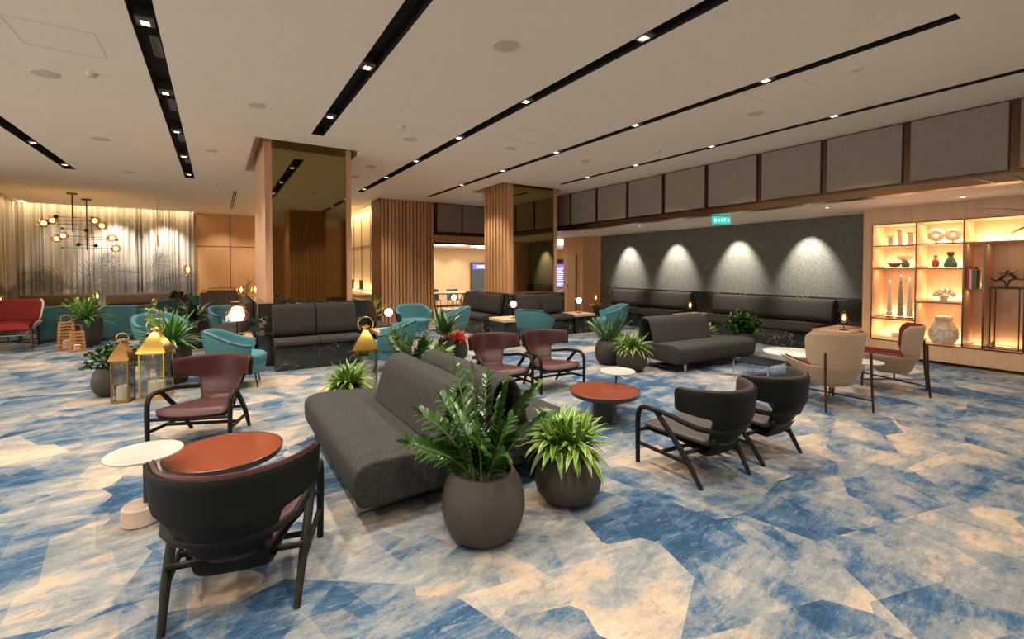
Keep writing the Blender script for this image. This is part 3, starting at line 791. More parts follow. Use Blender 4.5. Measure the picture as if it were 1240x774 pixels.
dup(c0, (2.86, 4.70, 0), face(-.14, -1.0), 'left one of the two maroon armchairs side by side in the middle', 'maroon lounge armchairs')
cb = make_armchair('nearer of the two black armchairs with brown seat at the right', 'leather_brown', 'shell_black', 'black lounge armchairs')
cb.location = (3.02, 2.10, 0); cb.rotation_euler = (0, 0, face(.10, 1.0))
dup(cb, (3.74, 2.08, 0), face(.06, 1.0), 'farther of the two black armchairs, in front of the beige chair', 'black lounge armchairs')

# ------------------------------------------------------------ modular sofas
def rounded(poly, it=2):
    for _ in range(it):
        q = []
        for i, p in enumerate(poly):
            n = poly[(i + 1) % len(poly)]
            q += [(p[0] * .75 + n[0] * .25, p[1] * .75 + n[1] * .25), (p[0] * .25 + n[0] * .75, p[1] * .25 + n[1] * .75)]
        poly = q
    return poly
def make_sofa(label, side, L=1.75):
    """seat front at local y=0 and depth towards -y; side=+1 puts the backrest at the right end"""
    t = thing('modular_sofa', label, 'sofa', group='charcoal modular sofas')
    seat = rounded([(0, .30), (-.015, .145), (-.10, .125), (-.87, .145), (-.875, .22), (-.86, .33), (-.60, .375), (-.13, .405), (-.02, .37)], 2)
    MB().extrude(seat, -L / 2, L / 2).build('seat', 'sofa_grey', t, bevel=.03, seg=4, auto=0)
    x0, x1 = (L / 2 - 1.36, L / 2 - .04) if side > 0 else (-L / 2 + .04, -L / 2 + 1.36)
    path = [(-.52, .36), (-.545, .45), (-.575, .56), (-.605, .655), (-.645, .715), (-.70, .74), (-.76, .73), (-.805, .68), (-.83, .59), (-.842, .46), (-.846, .34)]
    def P(u, v):
        q = v * (len(path) - 1); i = min(int(q), len(path) - 2); f = q - i
        return (lerp(x0, x1, u), lerp(path[i][0], path[i + 1][0], f), lerp(path[i][1], path[i + 1][1], f))
    MB().sheet(P, 30, 40, .05, .03).build('backrest', 'sofa_grey', t)
    for s in (-1, 1):
        x = s * (L / 2 - .20); f = 'chrome'
        MB().box((x, -.07, .065), (.014, .03, .13)).build('leg', f, t)
        MB().box((x, -.76, .065), (.014, .03, .13)).build('leg', f, t)
        MB().box((x, -.415, .007), (.014, .70, .013)).build('floor_bar', f, t)
    MB().bb(-L / 2 + .1, L / 2 - .1, -.78, -.08, .118, .135).build('underframe', 'black_metal', t)
    return t
sf = make_sofa('near charcoal sofa with its seat towards the lower left, back-to-back pair', -1)
sf.location = (.63, 3.475, 0); sf.rotation_euler = (0, 0, face(-1, 0))
sb = make_sofa('charcoal sofa behind the big potted plant, seat towards the right, back-to-back pair', 1)
sb.location = (2.38, 3.475, 0); sb.rotation_euler = (0, 0, face(1, 0))
dup(sb, (6.36, 4.03, 0), face(-.07, -1), 'charcoal sofa standing alone in front of the long wall benches')

# ------------------------------------------------------------ tables
def tray_table(label, loc):
    t = thing('tray_table', label, 'coffee table', loc, group='rust tray tables')
    MB().lathe([(.13, 0), (.135, .01), (.125, .04), (.122, .20), (.13, .245), (.10, .25)], n=40).build('base', 'table_black', t)
    MB().lathe([(.05, .245), (.30, .245), (.335, .262), (.345, .30), (.337, .302), (.322, .275), (.05, .262)], n=56).build('rim', 'tray_rim', t)
    m = MB().lathe([(1e-5, .268), (.30, .268), (.322, .276), (.334, .297)], n=56); m.build('tray', 'tray_rust', t)
    return t
def stone_table(label, loc, off, r=.19, h=.42):
    t = thing('side_table', label, 'side table', loc, group='white marble side tables')
    MB().lathe([(r * .97, h - .012), (r, h - .008), (r, h), (r * .98, h + .003)], n=48).build('tabletop', 'marble_white', t)
    MB().tube([(off[0] * .0, 0.02, .09), (0, .02, h - .01)], .011, 10).build('stem', 'table_black', t)
    MB().lathe([(.085, 0), (.095, .008), (.095, .10), (.085, .11)], (off[0], off[1], 0), 36).build('base', 'marble_pink', t)
    return t
tray_table('large round rust tray table between the two maroon chairs at the left', (.035, 3.55, 0))
tray_table('round rust tray table by the maroon chair pair in the middle', (3.22, 3.27, 0))
stone_table('round white marble side table left of the big rust tray table', (-.37, 3.42, 0), (-.02, .02))
stone_table('round white marble side table behind the middle rust tray table', (3.66, 3.52, 0), (.0, .03), h=.39)
stone_table('small white marble side table between the two beige wing chairs', (6.46, 2.24, 0), (-.03, .0), h=.40)
t = thing('coffee_table', 'wide round white coffee table left of the beige wing chairs', 'coffee table', (6.62, 3.10, 0))
MB().lathe([(.36, .345), (.375, .35), (.375, .365), (.365, .37)], n=56).build('tabletop', 'white_gloss', t)
MB().lathe([(.12, 0), (.12, .012), (.02, .03), (.018, .33), (.08, .346)], n=24).build('pedestal', 'chrome', t)
t = thing('glass_table', 'low black glass table with thin chrome legs before the lone sofa', 'coffee table', (6.02, 3.38, 0))
MB().bb(0, .52, -.25, .25, .225, .24).build('tabletop', 'screen_black', t, bevel=.003)
for x in (.012, .508):
    for y in (-.238, .238): MB().tube([(x, y, 0), (x, y, .225)], .009, 8).build('leg', 'chrome', t)

# ------------------------------------------------------------ wing chairs
def make_wing(name, label, inner, shell, group):
    t = thing(name, label, 'armchair', group=group)
    # lower tub: U plan opened to the front
    def U(q, hw, back, front):     # q 0..1 from front left round the back to front right
        a = lerp(-1, 1, q); k = abs(a); s = -1 if a < 0 else 1
        if k > .5:
            f = (k - .5) / .5; return (s * hw, lerp(back + hw * .55, front, f))
        th = (k / .5) * pi / 2
        return (s * hw * sin(th), back + hw * .55 * (1 - cos(th)))
    def low(u, v):
        hw = lerp(.16, .295, v ** .8); x, y = U(u, hw, lerp(-.19, -.29, v), lerp(.10, .42, v))
        a = abs(u * 2 - 1); return (x, y, lerp(.235, .455, v) + (.02 * sstep(.5, 1, a) * v))
    MB().sheet(low, 44, 10, .022, .04).build('lower_shell', shell, t)
    MB().prism([(x * .98, y) for x, y in [U(i / 16, .165, -.19, .10) for i in range(17)]], .225, .245).build('underside', shell, t)
    def wing(u, v, inset=0.0):
        a = (u * 2 - 1); z = lerp(.44, .825, v)
        am = 1.18 * sqrt(max(0.02, 1 - max(0, abs(v - .5) - .22) ** 2 * 4.5))
        th = a * am; R = .305 + .050 * v - inset
        return (R * sin(th), -.28 - .05 * v + R * .98 * (1 - cos(th)) + inset * .9, z)
    MB().sheet(lambda u, v: wing(u, v), 34, 18, .022, .05).build('wing_shell', shell, t)
    MB().sheet(lambda u, v: wing(u, .02 + v * .985, .028), 34, 18, .038, .12).build('back_cushion', inner, t)
    def inn(u, v):
        hw = lerp(.19, .258, v); x, y = U(u, hw, lerp(-.20, -.25, v), lerp(.25, .40, v)); return (x, y, lerp(.33, .46, v) + .02 * sstep(.5, 1, abs(u * 2 - 1)) * v)
    MB().sheet(inn, 44, 6, .022, .1).build('arm_lining', inner, t)
    def cush(u, v):
        s = u * 2 - 1; return (s * lerp(.12, .228, sstep(0, .45, v)), lerp(-.24, .42, v), .365 + .02 * (1 - s * s) - .03 * sstep(.85, 1, v))
    MB().sheet(cush, 16, 18, .10, .25).build('seat_cushion', inner, t)
    for s in (-1, 1):
        MB().tube([(s * .24, -.37, 0), (s * .235, -.345, .30), (s * .232, -.335, .62)], [.011, .013, .013], 8).build('leg', 'bronze_dark', t)
        MB().tube([(s * .24, .27, 0), (s * .235, .25, .34)], [.011, .013], 8).build('leg', 'bronze_dark', t)
        MB().tube([(s * .238, -.36, .125), (-s * .238, .262, .125)], .010, 8).build('brace', 'bronze_dark', t)
    MB().tube([(0, -.05, .125), (0, -.05, .235)], .010, 8).build('post', 'bronze_dark', t)
    return t
b1 = make_wing('wing_chair', 'beige wing chair with burgundy inside seen from behind, nearer one', 'burgundy', 'shell_beige', 'beige wing chairs')
b1.location = (5.745, 2.34, 0); b1.rotation_euler = (0, 0, face(.58, .81))
dup(b1, (7.06, 2.19, 0), face(-.31, .95), 'beige wing chair with burgundy inside seen from the side by the display shelf', 'beige wing chairs')
r1 = make_wing('wing_chair', 'red upholstered wing chair with pale edge at the left edge of the photo', 'red_fabric', 'cream_edge', 'wing chairs')
r1.location = (-3.28, 12.2, 0); r1.rotation_euler = (0, 0, face(.10, -1.0)); r1.scale = (1.5, 1.05, 1.12)

# ------------------------------------------------------------ teal chairs
def make_tub(label, group='teal tub chairs'):
    t = thing('tub_chair', label, 'armchair', group=group)
    am = 2.0
    def P(u, v):
        a = (u * 2 - 1) * am; top = .735 - .17 * sstep(.25, 1.0, abs(u * 2 - 1)); z = lerp(.33, top, v)
        R = lerp(.30, .375, v) + .01 * sin(pi * v)
        return (R * sin(a), -R * cos(a), z)
    MB().sheet(P, 44, 12, .075, .13).build('backrest', 'teal', t)
    def edge(u, k=1.0):
        a = (u * 2 - 1) * am; x, y, z = P(u, 1.0); R = .405
        return (R * sin(a), -R * cos(a), z - .012)
    MB().tube([edge(i / 40) for i in range(41)], .009, 6).build('piping', 'piping', t)
    MB().lathe([(.02, .29), (.285, .30), (.305, .33), (.305, .40), (.28, .425), (.02, .435)], n=36).build('seat_cushion', 'teal', t)
    MB().lathe([(.02, .18), (.24, .18), (.285, .20), (.295, .31), (.02, .31)], n=36).build('base', 'teal', t)
    m = MB()
    for a in (0, 2 * pi / 3, 4 * pi / 3): m.box((.29 * sin(a), -.29 * cos(a), .25), (.01, .01, .12), rz=a)
    m.build('seam', 'piping', t)
    for a in (pi / 4, 3 * pi / 4, 5 * pi / 4, 7 * pi / 4):
        MB().tube([(.30 * cos(a), .30 * sin(a), 0), (.24 * cos(a), .24 * sin(a), .22)], [.008, .011], 8).build('leg', 'black_metal', t)
    return t
tc = make_tub('teal tub chair behind the front-facing maroon armchair, by the booth')
tc.location = (.24, 6.78, 0); tc.rotation_euler = (0, 0, face(.97, -.12))
for loc, f, lb in (((.24, 11.2, 0), (.6, -.8), 'small far teal tub chair behind the pink-domed lamps'),
                   ((2.16, 6.70, 0), (-.86, .32), 'teal tub chair just behind the tall leafy plant and gold lantern'),
                   ((3.58, 9.40, 0), (-.04, -.98), 'teal tub chair with high back facing the camera before the slatted wall'),
                   ((3.98, 8.42, 0), (-.9, .4), 'teal tub chair partly hidden by the leafy planter, right of the facing one'),
                   ((5.24, 7.24, 0), (.90, .45), 'teal tub chair seen from behind in front of the middle booth'),
                   ((7.25, 7.22, 0), (-.8, .5), 'teal tub chair at the right beside the long wall bench'),
                   ((-.80, 9.75, 0), (.5, -.85), 'teal tub chair half hidden by the spiky plant behind the gold lantern')):
    dup(tc, loc, face(*f), lb)
def make_block(label):
    t = thing('block_armchair', label, 'armchair', group='square teal armchairs')
    MB().bb(-.36, .36, -.38, -.24, .06, .74).build('backrest', 'teal_dark', t, bevel=.03, seg=3)
    MB().bb(-.27, .27, -.24, .34, .18, .42).build('seat', 'teal_dark', t, bevel=.03, seg=3)
    for s in (-1, 1):
        m = MB(); x0, x1 = sorted((s * .27, s * .37))
        m.bb(x0, x1, -.30, .36, .48, .56); m.bb(x0, x1, .26, .36, .03, .50); m.bb(x0, x1, -.34, -.24, .03, .50)
        m.build('armrest', 'teal', t, bevel=.015)
    for s in (-1, 1):
        for y in (-.3, .3): MB().bb(s * .32 - .02, s * .32 + .02, y - .02, y + .02, 0, .06).build('foot', 'black_wood', t)
    return t
bk = make_block('square teal armchair seen from its back, right of the far-left potted plant')
bk.location = (-1.60, 12.80, 0); bk.rotation_euler = (0, 0, face(.4, .9))
dup(bk, (-1.35, 14.2, 0), face(-.8, .5), 'square teal armchair farther back, facing the curtain bench')
dup(bk, (-2.95, 13.2, 0), face(-.7, .7), 'square teal armchair just behind the red wing chair')
dup(bk, (-.80, 15.8, 0), face(-.9, -.3), 'square teal armchair with angled back at the far left centre, beside the curtain bench')
def make_pleat(label):
    t = thing('pleated_chair', label, 'armchair', group='brown pleated chairs')
    def P(u, v):
        x = lerp(-.42, .42, u); e = .012 * abs(sin(u * pi * 7)); return (x, -.28 - .10 * v - e + .10 * (2 * abs(u - .5)) ** 4, lerp(.22, .80, v) - .02 * (2 * abs(u - .5)) ** 6)
    MB().sheet(P, 84, 10, .09, .10).build('backrest', 'bench_tan', t)
    MB().sheet(lambda u, v: (lerp(-.40, .40, u), lerp(-.28, .36, v), .38 + .012 * abs(sin(u * pi * 7))), 60, 12, .12, .15).build('seat', 'bench_tan', t)
    MB().tube([(-.45, -.30, .20), (-.45, -.37, .78), (-.40, -.39, .84), (.40, -.39, .84), (.45, -.37, .78), (.45, -.30, .20)], .012, 8).build('edge_frame', 'brass', t)
    for s in (-1, 1):
        for y in (-.28, .30): MB().tube([(s * .38, y, 0), (s * .36, y * .9, .33)], .012, 8).build('leg', 'bronze_dark', t)
    return t
pc = make_pleat('brown pleated lounge chair in front of the wood panels, nearer one')
pc.scale = (1, 1, 1.12); pc.location = (-.02, 14.0, 0); pc.rotation_euler = (0, 0, face(-.25, -1)) 
dup(pc, (.14, 15.6, 0), face(-.2, -1), 'brown pleated lounge chair in front of the wood panels, farther one')

# ------------------------------------------------------------ booths and benches
def bench(name, label, loc, rz, L, n, base_h=.27, depth=.58, mat='bench_brown', back_z=.95, marble_=True, ends=False, group='upholstered benches', st=.46):
    """front at local y=0, occupies y 0..depth, x -L/2..L/2"""
    t = thing(name, label, 'bench', loc, rz, group)
    MB().bb(-L / 2, L / 2, .05, depth, 0, base_h).build('plinth', 'marble_black' if marble_ else 'black_wood', t, bevel=.004)
    w_ = L / n
    for i in range(n):
        a = -L / 2 + i * w_ + .006; b = a + w_ - .012
        sec = rounded([(0.0, base_h + .03), (.01, base_h + .004), (depth - .1, base_h + .004), (depth - .1, st), (.12, st), (.01, st - .02)], 2)
        MB().extrude(sec, a, b).build('seat_cushion', mat, t, bevel=.015, seg=3, auto=0)
        sec = rounded([(depth - .20, st), (depth - .02, st), (depth + .03, back_z - .06), (depth + .02, back_z), (depth - .03, back_z + .005), (depth - .10, back_z - .02), (depth - .14, back_z - .16)], 2)
        MB().extrude(sec, a, b).build('back_cushion', mat, t, bevel=.02, seg=3, auto=0)
    return t
# bench() faces local -y
bench('booth_bench', 'dark two-seat booth under the big bronze mirror', (1.32, 7.36, 0), 0, 1.24, 2, base_h=.35, depth=.52)
t = thing('booth_wall', 'black veined marble half-wall round the big mirrored column', 'half wall', (1.32, 7.97, 0))
MB().bb(-.80, .86, -.05, -.005, 0, .97).build('front_slab', 'marble_black', t, bevel=.004)
MB().bb(-.80, -.70, -.005, 2.4, 0, .97).build('left_slab', 'marble_black', t, bevel=.004)
MB().bb(.76, .86, -.005, 2.4, 0, .97).build('right_slab', 'marble_black', t, bevel=.004)
for s, x in ((0, -.745), (1, .70)):
    for k in range(2):
        MB().bb(x - .035 + .0 * s, x + .035, -.062, -.048, .60 - k * .12, .68 - k * .12).build('outlet_plate', 'outlet', t, bevel=.004)
bench('booth_bench', 'brown end bench on the left side of the big mirrored column', (-.09, 9.55, 0), -pi / 2, 1.6, 2, base_h=.34)
bench('booth_bench', 'brown end bench right of the big mirrored column behind the globe lamp', (2.84, 9.05, 0), pi / 2, 1.7, 2, base_h=.34)
# middle booth
bench('booth_bench', 'dark two-seat bench facing the camera under the smaller mirror', (6.28, 8.0, 0), 0, 1.26, 2, base_h=.34, back_z=.92)
bench('booth_bench', 'dark side bench left of the slatted column, facing left', (4.94, 9.75, 0), -pi / 2, 1.75, 2, base_h=.34, back_z=.92)
t = thing('booth_wall', 'black marble half-wall round the slatted mirrored column', 'half wall', (6.3, 8.6, 0))
MB().bb(-.74, .84, .03, .13, 0, .94).build('front_slab', 'marble_black', t, bevel=.004)
MB().bb(-.74, -.66, .13, 2.0, 0, .94).build('left_slab', 'marble_black', t, bevel=.004)
MB().bb(.76, .84, .13, 2.0, 0, .94).build('right_slab', 'marble_black', t, bevel=.004)
def ledge(name, label, x0, x1, y0, y1, z=.45, th=.06):
    t = thing(name, label, 'side table', ((x0 + x1) / 2, (y0 + y1) / 2, 0), group='wood topped ledges')
    a, b = (x1 - x0) / 2, (y1 - y0) / 2
    MB().bb(-a, a, -b, b, z - th, z).build('tabletop', 'wood_table', t, bevel=.005)
    MB().bb(-a + .02, a - .02, -b + .03, b, 0, z - th).build('base', 'marble_black', t, bevel=.004)
    return t
ledge('ledge_table', 'wood topped corner ledge left of the middle booth bench', 4.98, 5.60, 7.95, 8.60)
ledge('ledge_table', 'wood topped ledge right of the middle booth bench', 6.95, 7.55, 8.0, 8.60)
ledge('ledge_table', 'wood topped ledge at the far end of the left-facing bench', 5.0, 5.5, 10.68, 11.15)
ledge('ledge_table', 'wood topped ledge right of the big booth behind the gold lantern', 2.25, 2.80, 7.50, 8.12)
ledge('ledge_table', 'wood topped ledge left of the big booth under the pink-domed lamps', .06, .47, 7.62, 8.68)
# long wall benches on the right
bench('wall_bench', 'long brown wall bench right of the ledge lamp, under the scallops', (9.10, 5.20, 0), -pi / 2, 2.52, 1, base_h=.32, depth=.92, back_z=.91)
bench('wall_bench', 'long brown wall bench at the far end of the grey wall', (9.10, 8.42, 0), -pi / 2, 2.66, 1, base_h=.32, depth=.92, back_z=.91)
ledge('ledge_table', 'wood ledge table between the two long wall benches', 9.15, 9.98, 6.50, 7.05, .43)
ledge('ledge_table', 'wood ledge table between the wall bench and the display shelf', 8.95, 9.98, 3.36, 3.90, .43)
# curtain benches
def soft(label, loc, rz, L): return bench('curtain_bench', label, loc, rz, L, 1, base_h=.18, depth=.80, mat='bench_tan', back_z=.74, st=.36, marble_=False, group='brown benches along the curtain')
soft('brown bench along the curtain at the left, behind the red chair', (-3.95, 18.05, 0), 0, 1.70)
soft('brown bench along the curtain below the second printed palm', (-1.98, 18.05, 0), 0, 1.85)
soft('brown bench along the side curtain at the left edge', (-4.30, 15.9, 0), pi / 2, 2.6).location = (-3.98, 15.5, 0)

# ------------------------------------------------------------ lamps
def make_globe(label, dome='pink_glass', s=1.0):
    t = thing('globe_lamp', label, 'table lamp', group='globe table lamps')
    MB().lathe([(.07, 0), (.072, .008), (.02, .014), (1e-5, .015)], n=24).build('base', 'bronze_dark', t)
    MB().tube([(0, 0, .01), (0, 0, .24)], .006, 8).build('stem', 'bronze_dark', t)
    MB().ball((0, 0, .30), .068, 20).build('globe', 'globe_glow', t)
    MB().lathe([(.108, .245), (.105, .30), (.09, .345), (.055, .378), (.008, .39)], n=28).build('dome', dome, t)
    return t
gl = make_globe('white globe lamp on the corner ledge of the middle booth'); gl.location = (5.33, 8.15, .45)
for loc, lb in (((7.27, 8.25, .45), 'white globe lamp on the right ledge of the middle booth'),
                ((5.25, 10.9, .45), 'white globe lamp at the far end of the left-facing bench'),
                ((2.50, 7.78, .45), 'white globe lamp right of the big booth behind the gold lantern'),
                ((.24, 7.76, .45), 'pink domed globe lamp left of the big booth, lower one'),
                ((.27, 8.45, .45), 'pink domed globe lamp left of the big booth, upper one')):
    dup(gl, loc, 0, lb, scale=(1.5, 1.5, 1.25) if 'pink' in lb else None)
def make_cage(label, h=.18):
    t = thing('cage_lamp', label, 'lamp', group='amber cage lamps')
    MB().lathe([(.065, 0), (.067, .008), (.015, .014), (1e-5, .015)], n=24).build('base', 'black_metal', t)
    MB().tube([(0, 0, .01), (0, 0, h)], .007, 8).build('stem', 'black_metal', t)
    MB().lathe([(.012, h), (.045, h + .02), (.055, h + .06), (.055, h + .12), (.04, h + .155), (.012, h + .165)], n=24).build('glass_shade', 'amber_glass', t)
    MB().ball((0, 0, h + .085), .020, 12, sz=2.0).build('bulb', 'bulb_glow', t)
    m = MB().tube([(.012, 0, h), (.075, 0, h + .02), (.075, 0, h + .18), (0, 0, h + .21), (-.075, 0, h + .18), (-.075, 0, h + .02), (-.012, 0, h)], .003, 6)
    m.build('cage', 'brass', t)
    return t
cg = make_cage('amber cage lamp on the ledge left of the display shelf', .13); cg.location = (9.20, 3.50, .43); cg['group'] = 'amber cage lamps on the ledges'
dup(cg, (9.36, 6.70, .43), 0, 'amber cage lamp on the ledge between the two wall benches')
dup(cg, (9.55, 10.08, .43), 0, 'amber cage lamp at the far end of the grey wall')
for loc, lb in (((-4.73, 17.2, .40), 'amber cage lamp at the far left beside the curtain'), ((-3.02, 18.3, .42), 'amber cage lamp between the two curtain benches'),
                ((.50, 13.0, .72), 'left bare amber bulb lamp on the stand near the wood panels'), ((.80, 12.88, .72), 'right amber bulb lamp on the stand near the wood panels')):
    dup(cg, loc, .4, lb, scale=1.25)
def small_stand(label, loc, h, r=.2):
    t = thing('side_table', label, 'side table', loc)
    MB().lathe([(r * .97, h - .02), (r, h - .015), (r, h)], n=28).build('tabletop', 'wood_table', t)
    MB().tube([(0, 0, .01), (0, 0, h - .02)], .014, 8).lathe([(r * .7, 0), (r * .7, .012), (.02, .02)], n=24).build('pedestal', 'table_black', t)
small_stand('small round table carrying the far-left cage lamp', (-4.62, 17.2, 0), .40)
small_stand('small round table between the curtain benches', (-3.0, 18.25, 0), .42, .12)
small_stand('small round table carrying the two amber bulb lamps', (.62, 13.0, 0), .72, .34)
small_stand('round table carrying the end lamp of the grey wall', (9.55, 10.08, 0), .43, .2)
t = thing('floor_lamp', 'tall cage floor lamp at the right end of the curtain', 'lamp', (-.78, 18.2, 0)); t.scale = (1, 1, .93)
MB().lathe([(.14, 0), (.14, .015), (.02, .03)], n=24).build('base', 'black_metal', t)
MB().tube([(0, 0, .02), (0, 0, 1.45)], .012, 8).build('pole', 'black_metal', t)
MB().lathe([(.02, 1.45), (.10, 1.48), (.12, 1.56), (.12, 1.68), (.09, 1.76), (.02, 1.78)], n=24).build('glass_shade', 'amber_glass', t)
MB().ball((0, 0, 1.60), .04, 12, sz=1.8).build('bulb', 'bulb_glow', t)
MB().tube([(-.02, 0, 1.40), (-.22, 0, 1.42), (-.22, 0, 1.95), (-.02, 0, 1.97), (.10, 0, 1.90)], .008, 6).build('cage', 'brass', t)
# chandeliers
def chandelier(label, loc, drop, rods):
    t = thing('chandelier', label, 'chandelier', loc, 0, 'branch chandeliers')
    MB().lathe([(.10, -.03), (.11, -.025), (.11, 0)], n=24).build('canopy', 'black_metal', t)
    MB().tube([(0, 0, 0), (0, 0, -drop)], .014, 8).build('stem', 'black_metal', t)
    for (z, a, b, ang, kinds) in rods:
        dx, dy = cos(ang), sin(ang)
        MB().tube([(a * dx, a * dy, z), (b * dx, b * dy, z)], .007, 6).build('rod', 'black_metal', t)
        for p, kd in zip((a, b), kinds):
            x, y = p * dx, p * dy
            if kd == 'g':
                s_ = 1 if p > 0 else -1
                MB().tube([(x, y, z), (x + s_ * .05 * dx, y + s_ * .05 * dy, z)], [.022, .03], 10).build('socket', 'black_metal', t)
                g = MB().ball((x + s_ * .12 * dx, y + s_ * .12 * dy, z), .125, 20, sz=.86).build('glass_shade', 'amber_glass', t)
                MB().ball((x + s_ * .12 * dx, y + s_ * .12 * dy, z), .05, 12).build('bulb', 'bulb_glow', g)
            elif kd == 'd':
                MB().ball((x, y, z), .05, 14).build('knob', 'black_metal', t)
            else:
                MB().tube([(x, y, z), (x + .04 * dx, y + .04 * dy, z)], [.018, .03], 8).build('cap', 'black_metal', t)
    return t
chandelier('branch chandelier with amber globes hanging in front of the curtain, higher left one', (-3.09, 15.99, H), 1.0,
           [(-.62, -.30, .36, .1, 'dd'), (-.70, -.36, .42, -.5, 'gg'), (-.80, -.40, .44, .12, 'gg'), (-.92, -.28, .34, .9, 'cd')])
chandelier('branch chandelier with amber globes, lower one hung farther right', (-3.02, 17.14, H), 1.42,
           [(-1.05, -.38, .44, .5, 'gg'), (-1.12, -.50, .62, .0, 'gc'), (-1.28, -.30, .30, 1.1, 'dd'), (-1.36, -.54, .50, -.1, 'cg')])
t = thing('pendant', 'thin brass rod pendant in front of the curtain right of the chandeliers', 'pendant lamp', (-1.35, 15.83, H))
MB().tube([(0, 0, 0), (0, 0, -1.0)], .006, 6).build('cord', 'brass', t)
MB().lathe([(.016, -1.32), (.018, -1.30), (.018, -1.02), (.010, -1.0)], n=12).build('rod', 'brass', t)

# ------------------------------------------------------------ lanterns
def make_lantern(label, w_, hb, hr, mat, group='metal lanterns'):
    t = thing('lantern', label, 'lantern', group=group); a = w_ / 2; p = .013
    MB().bb(-a, a, -a, a, 0, .022).build('base', mat, t, bevel=.003)
    m = MB()
    for x in (-1, 1):
        for y in (-1, 1): m.bb(x * a - (p if x > 0 else 0), x * a + (p if x < 0 else 0), y * a - (p if y > 0 else 0), y * a + (p if y < 0 else 0), .02, hb)
    m.bb(-a, a, -a, -a + p, hb - p, hb); m.bb(-a, a, a - p, a, hb - p, hb); m.bb(-a, -a + p, -a, a, hb - p, hb); m.bb(a - p, a, -a, a, hb - p, hb)
    m.build('frame', mat, t)
    for k in range(4):
        g = MB().bb(-a + p, a - p, -.0015, .0015, .022, hb - p).build('pane', 'clear_glass', t)
        g.location = (0, -a + .006, 0) if k == 0 else (0, a - .006, 0) if k == 1 else (-a + .006, 0, 0) if k == 2 else (a - .006, 0, 0)
        if k > 1: g.rotation_euler = (0, 0, pi / 2)
    m = MB(); b = a + .018; c = .03
    vs = [(-b, -b, hb), (b, -b, hb), (b, b, hb), (-b, b, hb), (-b, -b, hb + .015), (b, -b, hb + .015), (b, b, hb + .015), (-b, b, hb + .015),
          (-c, -c, hb + hr), (c, -c, hb + hr), (c, c, hb + hr), (-c, c, hb + hr)]
    m.add(vs, [(0, 3, 2, 1), (0, 1, 5, 4), (1, 2, 6, 5), (2, 3, 7, 6), (3, 0, 4, 7), (4, 5, 9, 8), (5, 6, 10, 9), (6, 7, 11, 10), (7, 4, 8, 11), (8, 9, 10, 11)], smooth=False)
    m.build('roof', mat, t, bevel=.003)
    z = hb + hr
    MB().lathe([(.028, z), (.022, z + .02), (.05, z + .03), (.045, z + .045), (.012, z + .055), (1e-5, z + .06)], n=24).build('finial', mat, t)
    R = .085 * w_ / .24
    MB().tube([(R * cos(q), 0, z + .045 + R * .25 + R * sin(q)) for q in [(-.28 * pi + 1.56 * pi * i / 24) for i in range(25)]], .0055, 8).build('handle', 'brass', t)
    return t
def candle(label, loc, r, h):
    t = thing('pillar_candle', label, 'candle', loc, group='candles in the lanterns')
    MB().lathe([(r, 0), (r, h - .006), (r - .008, h), (r * .5, h - .01), (1e-5, h - .012)], n=28).build('wax', 'candle', t)
    MB().tube([(0, 0, h - .012), (.002, 0, h + .012)], .0025, 6).build('wick', 'black_metal', t)
lb = make_lantern('large polished gold lantern with a fat candle, at the left', .25, .54, .23, 'brass'); lb.location = (-.60, 6.68, 0); lb.rotation_euler = (0, 0, -.28)
candle('wide cream candle inside the large gold lantern', (-.60, 6.68, .023), .085, .18)
ls = make_lantern('narrow dark bronze lantern left of the large gold one', .165, .47, .19, 'copper_dark'); ls.location = (-.90, 6.70, 0); ls.rotation_euler = (0, 0, -.28)
candle('cream candle inside the narrow bronze lantern', (-.90, 6.70, .023), .06, .16)
dup(lb, (1.50, 5.55, 0), -.25, 'gold lantern standing behind the near sofa beside the leafy plants')
candle('cream candle inside the gold lantern behind the near sofa', (1.50, 5.55, .023), .085, .16)
def wood_lantern(label, loc, w_, h, rz):
    t = thing('slatted_lantern', label, 'lantern', loc, rz, 'slatted wooden lanterns')
    MB().bb(-w_ / 2, w_ / 2, -w_ / 2, w_ / 2, 0, .02).build('base', 'wood_lantern', t)
    m = MB(); n = int(h / .065)
    for sx in (-1, 1):
        for sy in (-1, 1):
            m.tube([(sx * w_ * .46, sy * w_ * .46, .01), (sx * w_ * .36, sy * w_ * .36, h)], .012, 4)
    m.build('post', 'wood_lantern', t)
    m = MB()
    for i in range(n + 1):
        z = .04 + (h - .05) * i / n; a = lerp(w_ * .46, w_ * .36, z / h) + .012
        for s in (-1, 1):
            m.bb(-a, a, s * a - .005, s * a + .005, z - .010, z + .010); m.bb(s * a - .005, s * a + .005, -a, a, z - .010, z + .010)
    m.build('slats', 'wood_lantern', t)
    MB().tube([(-w_ * .3, 0, h), (-w_ * .28, 0, h + .10), (0, 0, h + .13), (w_ * .28, 0, h + .10), (w_ * .3, 0, h)], .006, 6).build('handle', 'wood_lantern', t)
wood_lantern('taller slatted wooden lantern beside the far-left potted plant', (-2.36, 11.62, 0), .24, .52, .3)
wood_lantern('shorter slatted wooden lantern in front of the taller one', (-2.15, 11.28, 0), .21, .36, .3)
candle('candle inside the taller slatted wooden lantern', (-2.36, 11.62, .02), .05, .16)
candle('candle inside the shorter slatted wooden lantern', (-2.15, 11.28, .02), .05, .10)

